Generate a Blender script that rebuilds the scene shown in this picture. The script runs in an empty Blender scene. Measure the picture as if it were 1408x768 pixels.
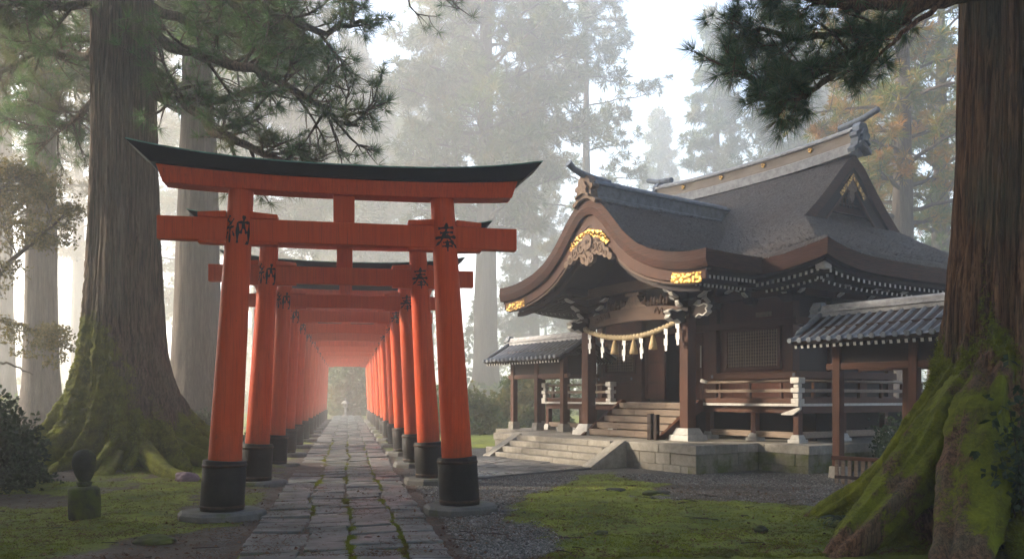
import bpy, bmesh, math, random
import numpy as np
from mathutils import Vector, Matrix

# ------------------------------------------------------------------ camera, sky, sun, exposure
SC = bpy.context.scene
COL = SC.collection
F, CAMH, PCX, PCY = 1150.0, 1.65, 704.0, 545.0        # focal length in photo pixels, eye height, principal column, horizon row
cam_d = bpy.data.cameras.new("camera"); cam = bpy.data.objects.new("camera", cam_d); COL.objects.link(cam)
cam_d.sensor_width = 36.0; cam_d.lens = 36.0 * F / 1408.0
cam_d.shift_y = (PCY - 384.0) / 1408.0
cam.location = (0, 0, CAMH); cam.rotation_euler = (math.radians(90), 0, 0)
cam_d.clip_start = 0.05; cam_d.clip_end = 3000
SC.camera = cam

SUN_DIR = Vector((-0.89, 0.15, 0.42)).normalized()      # towards the sun: from the left, low, through mist
SUN_STRENGTH = 4.0
SKY_STRENGTH = 0.14
EXPOSURE = 2.38
FOG_DENSITY = 0.0053

world = bpy.data.worlds.new("World"); SC.world = world; world.use_nodes = True
wn = world.node_tree.nodes; wl = world.node_tree.links; wn.clear()
sky = wn.new("ShaderNodeTexSky"); sky.sky_type = 'NISHITA'; sky.sun_disc = False
sky.sun_elevation = math.asin(SUN_DIR.z); sky.sun_rotation = math.atan2(SUN_DIR.x, SUN_DIR.y)
sky.air_density = 1.0; sky.dust_density = 1.5; sky.ozone_density = 1.0
hsv = wn.new("ShaderNodeHueSaturation"); hsv.inputs['Saturation'].default_value = 0.9
bg = wn.new("ShaderNodeBackground"); bg.inputs['Strength'].default_value = SKY_STRENGTH
wo = wn.new("ShaderNodeOutputWorld")
wl.new(sky.outputs[0], hsv.inputs['Color']); wl.new(hsv.outputs[0], bg.inputs['Color']); wl.new(bg.outputs[0], wo.inputs['Surface'])

sd = bpy.data.lights.new("sun", 'SUN'); sd.energy = SUN_STRENGTH; sd.angle = math.radians(9.0); sd.color = (1.0, 0.85, 0.66)
sun = bpy.data.objects.new("sun", sd); COL.objects.link(sun)
sun.rotation_euler = (-SUN_DIR).to_track_quat('-Z', 'Y').to_euler()

SC.view_settings.view_transform = 'Standard'; SC.view_settings.look = 'None'
SC.view_settings.exposure = EXPOSURE; SC.view_settings.gamma = 1.0
SC.render.engine = 'CYCLES'
SC.cycles.max_bounces = 7; SC.cycles.diffuse_bounces = 3; SC.cycles.glossy_bounces = 2
SC.cycles.transmission_bounces = 3; SC.cycles.transparent_max_bounces = 8; SC.cycles.volume_bounces = 3
SC.cycles.use_denoising = True
try: SC.cycles.denoiser = 'OPENIMAGEDENOISE'
except Exception: pass
SC.cycles.sample_clamp_indirect = 6.0

RNG = np.random.default_rng(7); random.seed(7)

# ------------------------------------------------------------------ noise
_perm = np.random.default_rng(3).permutation(512).astype(np.int64)
_tab = np.random.default_rng(4).uniform(-1, 1, 512)
def _h(i, j, k): return _tab[_perm[(_perm[(_perm[i & 511] + j) & 511] + k) & 511]]
def vnoise(x, y, z):
    x, y, z = np.broadcast_arrays(np.asarray(x, float), np.asarray(y, float), np.asarray(z, float))
    xi, yi, zi = np.floor(x).astype(np.int64), np.floor(y).astype(np.int64), np.floor(z).astype(np.int64)
    u, v, w = x - xi, y - yi, z - zi
    u, v, w = [t*t*t*(t*(t*6-15)+10) for t in (u, v, w)]
    r = 0
    for a in (0, 1):
        for b in (0, 1):
            for c in (0, 1):
                r = r + _h(xi+a, yi+b, zi+c) * (u if a else 1-u) * (v if b else 1-v) * (w if c else 1-w)
    return r
def fbm(x, y, z=0.0, oct=4):
    s, a = 0, 0.5
    x, y, z = np.asarray(x, float), np.asarray(y, float), np.asarray(z, float)
    for o in range(oct):
        s = s + a * vnoise(x*2**o + 17*o, y*2**o - 9*o, z*2**o + 5*o); a *= 0.5
    return s

# ------------------------------------------------------------------ mesh helpers
class MB:
    """collects polygons; build() links ONE mesh object"""
    def __init__(s): s.v = []; s.f = []; s.m = []; s.smooth = []
    def add(s, verts, faces, mi=0, smooth=False):
        o = len(s.v); s.v.extend([tuple(map(float, p)) for p in verts])
        for f in faces: s.f.append(tuple(i+o for i in f)); s.m.append(mi); s.smooth.append(smooth)
        return s
    def box(s, x0, x1, y0, y1, z0, z1, mi=0, M=None, taper=0.0, taper_y=None):
        t = taper; ty = taper if taper_y is None else taper_y
        P = [(x0, y0, z0), (x1, y0, z0), (x1, y1, z0), (x0, y1, z0), (x0+t, y0+ty, z1), (x1-t, y0+ty, z1), (x1-t, y1-ty, z1), (x0+t, y1-ty, z1)]
        if M is not None: P = [M @ Vector(p) for p in P]
        return s.add(P, [(3, 2, 1, 0), (4, 5, 6, 7), (0, 1, 5, 4), (1, 2, 6, 5), (2, 3, 7, 6), (3, 0, 4, 7)], mi)
    def bar(s, p, q, w, h, mi=0, up=(0, 0, 1)):
        p, q = Vector(p), Vector(q); d = (q-p).normalized(); u = Vector(up)
        r = d.cross(u).normalized(); u = r.cross(d).normalized()
        P = []
        for c in (p, q):
            for a, b in ((-1, -1), (1, -1), (1, 1), (-1, 1)): P.append(c + r*(a*w/2) + u*(b*h/2))
        return s.add(P, [(0, 1, 2, 3), (7, 6, 5, 4), (0, 4, 5, 1), (1, 5, 6, 2), (2, 6, 7, 3), (3, 7, 4, 0)], mi)
    def tube(s, pts, rad, n=10, mi=0, caps=True, smooth=True):
        pts = [Vector(p) for p in pts]
        if not hasattr(rad, '__len__'): rad = [rad]*len(pts)
        V = []; up = None
        for i, p in enumerate(pts):
            d = (pts[min(i+1, len(pts)-1)] - pts[max(i-1, 0)]).normalized()
            if up is None:
                up = Vector((0, 0, 1)) if abs(d.z) < 0.9 else Vector((0, 1, 0))
            r = d.cross(up).normalized(); up = r.cross(d).normalized()
            for k in range(n):
                a = 2*math.pi*k/n; V.append(p + (r*math.cos(a) + up*math.sin(a))*rad[i])
        Fc = []
        for i in range(len(pts)-1):
            for k in range(n):
                k2 = (k+1) % n; Fc.append((i*n+k, i*n+k2, (i+1)*n+k2, (i+1)*n+k))
        s.add(V, Fc, mi, smooth)
        if caps:
            o = len(s.v) - len(V)
            s.f.append(tuple(o+k for k in range(n))[::-1]); s.m.append(mi); s.smooth.append(False)
            s.f.append(tuple(o+(len(pts)-1)*n+k for k in range(n))); s.m.append(mi); s.smooth.append(False)
        return s
    def lathe(s, prof, n=24, c=(0, 0, 0), mi=0, caps=True, smooth=True):
        V = [(c[0]+r*math.cos(2*math.pi*k/n), c[1]+r*math.sin(2*math.pi*k/n), c[2]+z) for r, z in prof for k in range(n)]
        Fc = [(i*n+k, i*n+(k+1) % n, (i+1)*n+(k+1) % n, (i+1)*n+k) for i in range(len(prof)-1) for k in range(n)]
        o = len(s.v); s.add(V, Fc, mi, smooth)
        if caps:
            s.f.append(tuple(o+k for k in range(n))[::-1]); s.m.append(mi); s.smooth.append(False)
            s.f.append(tuple(o+(len(prof)-1)*n+k for k in range(n))); s.m.append(mi); s.smooth.append(False)
        return s
    def prism(s, poly, d0, d1, axis='y', mi=0):
        """poly: outline in the plane across `axis`, extruded d0..d1 ('y': (x,z) outline, 'x': (y,z), 'z': (x,y))"""
        n = len(poly)
        f = {'y': lambda p, d: (p[0], d, p[1]), 'x': lambda p, d: (d, p[0], p[1]), 'z': lambda p, d: (p[0], p[1], d)}[axis]
        V = [f(p, d0) for p in poly] + [f(p, d1) for p in poly]
        Fc = [tuple(range(n)), tuple(range(2*n-1, n-1, -1))] + [(i, i+n, (i+1) % n+n, (i+1) % n) for i in range(n)]
        return s.add(V, Fc, mi)
    def grid(s, P, mi=0, smooth=True, flip=False):
        P = np.asarray(P, float); r, c = P.shape[:2]
        idx = np.arange(r*c).reshape(r, c)
        q = np.stack([idx[:-1, :-1], idx[:-1, 1:], idx[1:, 1:], idx[1:, :-1]], -1).reshape(-1, 4)
        if flip: q = q[:, ::-1]
        return s.add(P.reshape(-1, 3), [tuple(x) for x in q.tolist()], mi, smooth)
    def build(s, name, mats, parent=None, bevel=0.0, seg=2, fix=True):
        me = bpy.data.meshes.new(name); me.from_pydata(s.v, [], s.f); me.update()
        if not isinstance(mats, (list, tuple)): mats = [mats]
        for m in mats: me.materials.append(m)
        me.polygons.foreach_set("material_index", s.m); me.polygons.foreach_set("use_smooth", s.smooth)
        if fix:
            bm = bmesh.new(); bm.from_mesh(me); bmesh.ops.recalc_face_normals(bm, faces=bm.faces); bm.to_mesh(me); bm.free()
        o = bpy.data.objects.new(name, me); COL.objects.link(o)
        if parent is not None: o.parent = parent
        if bevel > 0:
            b = o.modifiers.new("bevel", 'BEVEL'); b.width = bevel; b.segments = seg; b.limit_method = 'ANGLE'; b.angle_limit = math.radians(40)
        return o

def mesh_np(name, V, Fq, mat, parent=None, smooth=False, attrs=None):
    """fast numpy mesh: V (n,3), Fq (m,3|4)"""
    me = bpy.data.meshes.new(name); V = np.ascontiguousarray(V, np.float32); Fq = np.ascontiguousarray(Fq, np.int32)
    n, k = Fq.shape
    me.vertices.add(len(V)); me.vertices.foreach_set("co", V.ravel())
    me.loops.add(n*k); me.loops.foreach_set("vertex_index", Fq.ravel())
    me.polygons.add(n); me.polygons.foreach_set("loop_start", np.arange(0, n*k, k, dtype=np.int32))
    if smooth: me.polygons.foreach_set("use_smooth", np.ones(n, bool))
    me.update(calc_edges=True)
    for an, av in (attrs or {}).items():
        a = me.attributes.new(an, 'FLOAT', 'POINT'); a.data.foreach_set("value", np.ascontiguousarray(av, np.float32))
    for m in (mat if isinstance(mat, (list, tuple)) else [mat]): me.materials.append(m)
    o = bpy.data.objects.new(name, me); COL.objects.link(o)
    if parent is not None: o.parent = parent
    return o
def grid_faces(r, c, wrap=False):
    idx = np.arange(r*c).reshape(r, c)
    if wrap: idx = np.concatenate([idx, idx[:, :1]], 1)
    return np.stack([idx[:-1, :-1], idx[:-1, 1:], idx[1:, 1:], idx[1:, :-1]], -1).reshape(-1, 4)

def tag(o, label=None, cat=None, group=None, kind=None):
    if label: o['label'] = label
    if cat: o['category'] = cat
    if group: o['group'] = group
    if kind: o['kind'] = kind
    return o
def thing(name, label, cat, loc=(0, 0, 0), rz=0.0, group=None):
    o = bpy.data.objects.new(name, None); COL.objects.link(o); o.location = loc; o.rotation_euler = (0, 0, rz)
    return tag(o, label, cat, group)
def dup(root, loc=None, rz=None, label=None, scale=None):
    r = root.copy(); COL.objects.link(r)
    if loc is not None: r.location = loc
    if rz is not None: r.rotation_euler = (0, 0, rz)
    if scale is not None: r.scale = scale if hasattr(scale, '__len__') else (scale,)*3
    if label: r['label'] = label
    for ch in list(root.children):
        c = ch.copy(); COL.objects.link(c); c.parent = r
        for g in list(ch.children):
            d = g.copy(); COL.objects.link(d); d.parent = c
    return r

# ------------------------------------------------------------------ materials
class NT:
    def __init__(s, name):
        s.m = bpy.data.materials.new(name); s.m.use_nodes = True; s.t = s.m.node_tree; s.t.nodes.clear()
        s.out = s.n("ShaderNodeOutputMaterial"); s.bsdf = s.n("ShaderNodeBsdfPrincipled"); s.l(s.bsdf.outputs[0], s.out.inputs['Surface'])
    def n(s, t, **kw):
        x = s.t.nodes.new(t)
        for k, v in kw.items(): setattr(x, k, v)
        return x
    def l(s, a, b): s.t.links.new(a, b)
    def coord(s, scale=(1, 1, 1), src='Object', rot=(0, 0, 0)):
        tc = s.n("ShaderNodeTexCoord"); mp = s.n("ShaderNodeMapping"); mp.inputs['Scale'].default_value = scale; mp.inputs['Rotation'].default_value = rot
        if src == 'World':
            g = s.n("ShaderNodeNewGeometry"); s.l(g.outputs['Position'], mp.inputs[0])
        else: s.l(tc.outputs[src], mp.inputs[0])
        return mp.outputs[0]
    def noise(s, vec, scale=5, detail=5, rough=0.6, dist=0.0):
        x = s.n("ShaderNodeTexNoise"); x.inputs['Scale'].default_value = scale; x.inputs['Detail'].default_value = detail
        x.inputs['Roughness'].default_value = rough; x.inputs['Distortion'].default_value = dist
        s.l(vec, x.inputs['Vector']); return x.outputs['Fac']
    def voro(s, vec, scale=5, feature='F1', out='Distance'):
        x = s.n("ShaderNodeTexVoronoi"); x.feature = feature; x.inputs['Scale'].default_value = scale; s.l(vec, x.inputs['Vector']); return x.outputs[out]
    def ramp(s, fac, stops):
        r = s.n("ShaderNodeValToRGB"); e = r.color_ramp.elements
        while len(e) < len(stops): e.new(0.5)
        for i, (p, c) in enumerate(stops):
            e[i].position = p; e[i].color = (c, c, c, 1) if not hasattr(c, '__len__') else (*c, 1)
        s.l(fac, r.inputs[0]); return r.outputs[0]
    def mix(s, fac, a, b, mode='MIX'):
        x = s.n("ShaderNodeMix"); x.data_type = 'RGBA'; x.blend_type = mode
        for sock, v in ((x.inputs[0], fac), (x.inputs[6], a), (x.inputs[7], b)):
            if hasattr(v, 'is_output'): s.l(v, sock)
            elif hasattr(v, '__len__'): sock.default_value = (*v, 1)
            else: sock.default_value = v
        return x.outputs[2]
    def math(s, op, a, b=0.0, clamp=False):
        x = s.n("ShaderNodeMath"); x.operation = op; x.use_clamp = clamp
        for sock, v in ((x.inputs[0], a), (x.inputs[1], b)):
            if hasattr(v, 'is_output'): s.l(v, sock)
            else: sock.default_value = v
        return x.outputs[0]
    def attr(s, name):
        x = s.n("ShaderNodeAttribute"); x.attribute_name = name; return x.outputs['Fac']
    def island(s):
        g = s.n("ShaderNodeNewGeometry"); return g.outputs['Random Per Island']
    def objrand(s):
        g = s.n("ShaderNodeObjectInfo"); return g.outputs['Random']
    def normal_z(s):
        g = s.n("ShaderNodeNewGeometry"); x = s.n("ShaderNodeSeparateXYZ"); s.l(g.outputs['Normal'], x.inputs[0]); return x.outputs['Z']
    def pos_z(s):
        g = s.n("ShaderNodeNewGeometry"); x = s.n("ShaderNodeSeparateXYZ"); s.l(g.outputs['Position'], x.inputs[0]); return x.outputs['Z']
    def set(s, color=None, rough=None, bump=None, bstr=0.3, bdist=0.02, metal=None, spec=0.16):
        B = s.bsdf.inputs
        if color is not None:
            if hasattr(color, 'is_output'): s.l(color, B['Base Color'])
            else: B['Base Color'].default_value = (*color, 1)
        if rough is not None:
            if hasattr(rough, 'is_output'): s.l(rough, B['Roughness'])
            else: B['Roughness'].default_value = rough
        if metal is not None: B['Metallic'].default_value = metal
        if spec is not None: B['Specular IOR Level'].default_value = spec
        if bump is not None:
            b = s.n("ShaderNodeBump"); b.inputs['Strength'].default_value = bstr; b.inputs['Distance'].default_value = bdist
            s.l(bump, b.inputs['Height']); s.l(b.outputs[0], B['Normal'])
        return s.m

def m_wood(name, c1, c2, c3=None, grain=(14, 14, 0.8), rough=0.6, weather=None, wz=None):
    t = NT(name); v = t.coord(grain); n = t.noise(v, 3.0, 8, 0.65, 0.6); big = t.noise(t.coord((0.7, 0.7, 0.7)), 1.7, 3)
    col = t.mix(t.ramp(n, [(0.3, 0.0), (0.7, 1.0)]), c1, c2)
    col = t.mix(t.math('MULTIPLY', t.ramp(big, [(0.4, 0.0), (0.75, 1.0)]), 0.6), col, c3 or tuple(x*0.55 for x in c1))
    if weather: col = t.mix(t.math('MULTIPLY', t.ramp(t.noise(t.coord((3, 3, 0.6)), 2, 5), [(0.45, 0.0), (0.7, 1.0)]), 0.55), col, weather)
    return t.set(col, t.ramp(n, [(0.2, rough-0.12), (0.8, rough+0.12)]), n, 0.35, 0.01)
def m_plain(name, c, rough=0.6, var=0.25, scale=8, bstr=0.15, metal=0.0, spec=0.16, c2=None, bd=0.01):
    t = NT(name); n = t.noise(t.coord(), scale, 6, 0.65); n2 = t.noise(t.coord(), scale*5, 4)
    col = t.mix(t.ramp(n, [(0.32, 0.0), (0.68, 1.0)]), tuple(x*(1-var) for x in c), c2 or tuple(min(1, x*(1+var)) for x in c))
    return t.set(col, t.ramp(n, [(0.3, max(0.05, rough-0.1)), (0.7, min(1, rough+0.1))]), t.math('ADD', n, t.math('MULTIPLY', n2, 0.5)), bstr, bd, metal, spec)

def m_red():
    t = NT("vermilion_paint")
    tc = t.n("ShaderNodeTexCoord"); oi = t.n("ShaderNodeObjectInfo"); ad = t.n("ShaderNodeVectorMath"); ad.operation = 'ADD'; sc = t.n("ShaderNodeVectorMath"); sc.operation = 'SCALE'
    cb = t.n("ShaderNodeCombineXYZ"); t.l(oi.outputs['Random'], cb.inputs[0]); t.l(oi.outputs['Random'], cb.inputs[2]); t.l(cb.outputs[0], sc.inputs[0]); sc.inputs['Scale'].default_value = 23.0
    t.l(tc.outputs['Object'], ad.inputs[0]); t.l(sc.outputs[0], ad.inputs[1])
    def cv(scale):
        mp = t.n("ShaderNodeMapping"); mp.inputs['Scale'].default_value = scale; t.l(ad.outputs[0], mp.inputs[0]); return mp.outputs[0]
    n = t.noise(cv((6, 6, 0.9)), 2.2, 7, 0.62, 0.4); w = t.noise(cv((3, 3, 1.2)), 5, 9, 0.72); streak = t.noise(cv((22, 22, 0.5)), 2.0, 5, 0.65); big = t.noise(cv((1, 1, .6)), 1.5, 4, 0.6); crack = t.noise(cv((60, 60, 1.0)), 1.5, 3, .6)
    col = t.mix(t.ramp(n, [(0.3, 0.0), (0.72, 1.0)]), (0.53, 0.050, 0.010), (0.68, 0.082, 0.015))
    col = t.mix(t.math('MULTIPLY', t.ramp(big, [(0.48, 0.0), (0.70, 1.0)]), 0.40), col, (0.66, 0.105, 0.026))
    col = t.mix(t.math('MULTIPLY', t.ramp(streak, [(0.46, 0.0), (0.72, 1.0)]), 0.6), col, (0.30, 0.030, 0.010))
    col = t.mix(t.math('MULTIPLY', t.ramp(crack, [(0.30, 1.0), (0.38, 0.0)]), 0.75), col, (0.16, 0.022, 0.010))
    col = t.mix(t.math('MULTIPLY', t.ramp(w, [(0.63, 0.0), (0.69, 1.0)]), 0.8), col, (0.15, 0.055, 0.03))
    hz = t.n("ShaderNodeSeparateXYZ"); t.l(tc.outputs['Object'], hz.inputs[0])     # splashed dirt above the sleeves
    low = t.math('MULTIPLY', t.ramp(t.math('ADD', t.math('MULTIPLY', hz.outputs['Z'], .55), t.math('MULTIPLY', w, -.55)), [(.12, 1.0), (.42, 0.0)]), .65)
    col = t.mix(low, col, (0.16, 0.05, 0.022))
    col = t.mix(t.math('MULTIPLY', t.objrand(), 0.45), col, (0.50, 0.085, 0.026))
    return t.set(col, t.ramp(w, [(0.3, 0.45), (0.7, 0.72)]), t.math('ADD', t.math('ADD', t.math('MULTIPLY', streak, 0.6), t.math('MULTIPLY', crack, .5)), w), 0.45, 0.010)

def m_bark(name, c1, c2, mossc, tint=None):
    """fibrous bark; the vertex weight 'mossw' says where moss grows"""
    t = NT(name); f = t.noise(t.coord((9, 9, 0.42)), 2.2, 8, 0.7, 0.25); f2 = t.noise(t.coord((34, 34, 1.3)), 2.0, 5, 0.65); g = t.noise(t.coord((1, 1, .5)), 1.6, 5, .65)
    h = t.math('ADD', f, t.math('MULTIPLY', f2, 0.55))
    col = t.mix(t.ramp(f, [(0.40, 0.0), (0.58, 1.0)]), c1, c2)
    col = t.mix(t.math('MULTIPLY', t.ramp(g, [(0.46, 0.0), (0.66, 1.0)]), .6), col, tint or tuple(x*.6 for x in c2))
    col = t.mix(t.math('MULTIPLY', t.ramp(f2, [(0.38, 1.0), (0.50, 0.0)]), 0.7), col, tuple(x*0.4 for x in c1))
    fine = t.noise(t.coord((1, 1, 1), 'World'), 30, 5, 0.75); mn = t.noise(t.coord((1, 1, 1), 'World'), 4.5, 6, 0.7)
    mk = t.math('ADD', t.attr("mossw"), t.math('ADD', t.math('MULTIPLY', t.math('SUBTRACT', fine, .5), .8), t.math('MULTIPLY', t.math('SUBTRACT', mn, .5), 1.0)))
    mask = t.ramp(mk, [(.40, 0.0), (.60, 1.0)])
    mc = t.mix(t.ramp(mn, [(0.34, 0.0), (0.64, 1.0)]), tuple(x*0.35 for x in mossc), mossc)
    mc = t.mix(t.math('MULTIPLY', t.ramp(fine, [(0.52, 0.0), (0.68, 1.0)]), 0.5), mc, (mossc[0]*1.5, mossc[1]*1.25, mossc[2]))
    col = t.mix(mask, col, mc)
    hh = t.mix(mask, h, t.math('ADD', t.math('MULTIPLY', fine, 1.3), mn))
    return t.set(col, 0.9, hh, 0.9, 0.03, spec=0.2)

def m_foliage(name, cols, transl=0.35, patch=None, patch_scale=0.35):
    t = NT(name); r = t.island(); n = t.noise(t.coord((1, 1, 1), 'World'), patch_scale, 3, 0.6)
    col = t.ramp(r, [(i/(len(cols)-1), c) for i, c in enumerate(cols)])
    if patch: col = t.mix(t.math('MULTIPLY', t.ramp(n, [(0.48, 0.0), (0.62, 1.0)]), 0.8), col, patch)
    t.set(col, 0.65, spec=0.15)
    tr = t.n("ShaderNodeBsdfTranslucent"); mx = t.n("ShaderNodeMixShader"); mx.inputs[0].default_value = transl
    t.l(col, tr.inputs[0]); t.l(t.bsdf.outputs[0], mx.inputs[1]); t.l(tr.outputs[0], mx.inputs[2]); t.l(mx.outputs[0], t.out.inputs['Surface'])
    return t.m

def m_ground():
    t = NT("forest_ground"); v = t.coord((1, 1, 1), 'World')
    n1 = t.noise(v, 1.3, 6, 0.65); n2 = t.noise(v, 9, 7, 0.7); n3 = t.noise(v, 45, 4, 0.6)
    soil = t.mix(t.ramp(n2, [(0.3, 0.0), (0.7, 1.0)]), (0.018, 0.012, 0.008), (0.060, 0.040, 0.026))
    soil = t.mix(t.math('MULTIPLY', t.ramp(n3, [(0.5, 0.0), (0.65, 1.0)]), 0.5), soil, (0.09, 0.055, 0.03))
    vd = t.voro(v, 42, 'F1', 'Distance'); vc = t.voro(v, 42, 'F1', 'Color')
    grv = t.mix(t.ramp(vc, [(0.0, 0.0), (1.0, 1.0)]), (0.045, 0.045, 0.044), (0.19, 0.185, 0.172))
    grv = t.mix(t.ramp(vd, [(0.25, 0.0), (0.6, 0.85)]), grv, (0.022, 0.019, 0.017))
    gm = t.ramp(t.math('ADD', t.attr("gravel"), t.math('MULTIPLY', t.math('SUBTRACT', n2, 0.5), 0.9)), [(0.42, 0.0), (0.58, 1.0)])
    col = t.mix(gm, soil, grv)
    mosc = t.mix(t.ramp(n1, [(0.35, 0.0), (0.65, 1.0)]), (0.065, 0.085, 0.008), (0.165, 0.195, 0.010))
    mosc = t.mix(t.math('MULTIPLY', t.ramp(n2, [(0.45, 0.0), (0.7, 1.0)]), 0.55), mosc, (0.055, 0.075, 0.014))
    mosc = t.mix(t.math('MULTIPLY', t.ramp(n3, [(0.55, 0.0), (0.7, 1.0)]), 0.5), mosc, (0.22, 0.25, 0.02))
    mosc = t.mix(t.math('MULTIPLY', t.ramp(t.noise(v, 2.7, 5, 0.7), [(0.58, 0.0), (0.70, 1.0)]), 0.65), mosc, (0.06, 0.045, 0.02))
    mm = t.ramp(t.math('ADD', t.attr("moss"), t.math('MULTIPLY', t.math('SUBTRACT', n2, 0.5), 1.1)), [(0.40, 0.0), (0.60, 1.0)])
    col = t.mix(mm, col, mosc)
    hb = t.math('ADD', t.math('MULTIPLY', t.math('SUBTRACT', 1.0, vd), t.math('MULTIPLY', gm, 0.8)), t.math('ADD', n2, t.math('MULTIPLY', n3, 0.6)))
    return t.set(col, t.mix(mm, t.ramp(n1, [(0.35, 0.55), (0.65, 0.85)]), (0.95, 0.95, 0.95)), hb, 0.8, 0.03, spec=0.35)

def m_stone(name, c1, c2, moss=0.0, rough=0.75, wetness=0.0, scale=6):
    t = NT(name); v = t.coord((1, 1, 1), 'World'); n = t.noise(v, scale, 8, 0.7); f = t.noise(v, scale*14, 4, 0.6); g = t.noise(v, 1.1, 4, 0.6)
    col = t.mix(t.ramp(n, [(0.3, 0.0), (0.7, 1.0)]), c1, c2)
    col = t.mix(t.math('MULTIPLY', t.island(), 0.45), col, tuple(x*0.55 for x in c1))
    col = t.mix(t.math('MULTIPLY', t.ramp(f, [(0.55, 0.0), (0.7, 1.0)]), 0.35), col, tuple(min(1, x*1.5) for x in c2))
    col = t.mix(t.math('MULTIPLY', t.ramp(g, [(0.5, 0.0), (0.7, 1.0)]), 0.5), col, tuple(x*0.5 for x in c1))
    if moss > 0:
        mk = t.math('ADD', t.noise(v, 2.0, 7, 0.7), moss*0.3)
        col = t.mix(t.ramp(mk, [(0.60, 0.0), (0.74, 0.9)]), col, (0.075, 0.09, 0.016))
    return t.set(col, t.ramp(g, [(0.35, rough-0.2-wetness), (0.65, rough)]), t.math('ADD', n, t.math('MULTIPLY', f, 0.5)), 0.5, 0.015)

def m_thatch():
    t = NT("bark_thatch"); v = t.coord((1, 1, 1)); n = t.noise(v, 11, 8, 0.75); f = t.noise(t.coord((1, 1, 0.35)), 55, 5, 0.7); g = t.noise(v, 0.8, 5, 0.6)
    col = t.mix(t.ramp(f, [(0.35, 0.0), (0.62, 1.0)]), (0.040, 0.034, 0.031), (0.185, 0.168, 0.158))
    col = t.mix(t.ramp(t.math('ADD', g, t.math('MULTIPLY', n, 0.3)), [(0.56, 0.0), (0.82, 0.6)]), col, (0.105, 0.066, 0.046))
    col = t.mix(t.math('MULTIPLY', t.ramp(t.noise(v, 3.1, 6, 0.7), [(0.56, 0.0), (0.72, 1.0)]), 0.30), col, (0.27, 0.26, 0.25))
    m = t.noise(v, 17, 6, 0.8); vv = t.voro(v, 15, 'F1', 'Color')
    col = t.mix(t.math('MULTIPLY', t.ramp(m, [(0.40, 1.0), (0.54, 0.0)]), 0.7), col, (0.032, 0.027, 0.024))
    col = t.mix(t.math('MULTIPLY', t.ramp(m, [(0.56, 0.0), (0.68, 1.0)]), 0.5), col, (0.26, 0.245, 0.235))
    col = t.mix(t.math('MULTIPLY', t.ramp(vv, [(0.2, 0.0), (0.9, 1.0)]), 0.35), col, (0.085, 0.068, 0.055))
    return t.set(col, 0.82, t.math('ADD', t.math('ADD', t.math('MULTIPLY', f, 0.8), n), m), 1.0, 0.07, spec=0.3)
def m_thatch_edge():
    t = NT("thatch_edge"); f = t.noise(t.coord((1.2, 1.2, 24)), 3.0, 5, 0.65); g = t.noise(t.coord((1, 1, 1)), 1.6, 4)
    col = t.mix(t.ramp(f, [(0.35, 0.0), (0.65, 1.0)]), (0.026, 0.011, 0.007), (0.090, 0.034, 0.019))
    col = t.mix(t.math('MULTIPLY', t.ramp(g, [(0.45, 0.0), (0.7, 1.0)]), 0.5), col, (0.04, 0.025, 0.019))
    return t.set(col, 0.7, f, 0.6, 0.02)
def m_tile():
    t = NT("grey_roof_tile"); v = t.coord((1, 1, 1)); n = t.noise(v, 7, 6, 0.7); g = t.noise(v, 30, 4)
    col = t.mix(t.ramp(n, [(0.3, 0.0), (0.7, 1.0)]), (0.075, 0.085, 0.100), (0.19, 0.21, 0.235))
    col = t.mix(t.math('MULTIPLY', t.ramp(g, [(0.58, 0.0), (0.7, 1.0)]), 0.4), col, (0.30, 0.31, 0.30))
    return t.set(col, t.ramp(n, [(0.3, 0.35), (0.7, 0.6)]), t.math('ADD', n, t.math('MULTIPLY', g, 0.4)), 0.3, 0.01)

M = {}
M['red'] = m_red()
M['black_paint'] = m_plain("black_paint", (0.007, 0.007, 0.008), 0.6, 0.5, 5, 0.3, c2=(0.022, 0.020, 0.018))
M['cap_black'] = m_plain("dark_cap_sheet", (0.009, 0.010, 0.012), 0.55, 0.4, 4, 0.2)
M['iron'] = m_plain('rusty_black_iron', (0.028, 0.022, 0.019), 0.6, 0.5, 14, 0.3, c2=(0.07, 0.038, 0.022))
M['copper'] = m_plain("green_copper", (0.10, 0.24, 0.19), 0.6, 0.35, 9, 0.2)
M['ink'] = m_plain("black_ink", (0.012, 0.011, 0.014), 0.5, 0.3, 12, 0.1)
M['footing'] = m_stone("footing_stone", (0.085, 0.085, 0.08), (0.17, 0.165, 0.155), 0.25, 0.8)
M['path'] = m_stone("path_stone", (0.070, 0.080, 0.077), (0.155, 0.170, 0.164), 0.12, 0.62, 0.16, 5)
M['pave'] = m_stone("paving_stone", (0.070, 0.068, 0.068), (0.15, 0.145, 0.14), 0.0, 0.62, 0.15, 4)
M['granite'] = m_stone("granite", (0.17, 0.155, 0.13), (0.33, 0.31, 0.27), 0.0, 0.85, 0.0, 7)
M['granite_moss'] = m_stone("mossy_granite", (0.14, 0.13, 0.10), (0.27, 0.25, 0.20), 0.55, 0.9, 0.0, 7)
M['white_stone'] = m_stone("pale_stone", (0.33, 0.32, 0.30), (0.52, 0.51, 0.48), 0.0, 0.8, 0.0, 9)
M['moss_stone'] = m_stone("dark_mossy_stone", (0.020, 0.021, 0.018), (0.055, 0.054, 0.045), 0.45, 0.9)
M['wood'] = m_wood("red_brown_timber", (0.044, 0.016, 0.008), (0.092, 0.034, 0.017), (0.028, 0.012, 0.007))
M['wood_h'] = m_wood("red_brown_rail", (0.050, 0.019, 0.010), (0.105, 0.043, 0.023), (0.032, 0.014, 0.009), grain=(0.9, 14, 14))
M['wood_dark'] = m_wood("dark_timber", (0.014, 0.008, 0.006), (0.032, 0.016, 0.011), (0.009, 0.006, 0.005))
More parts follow.
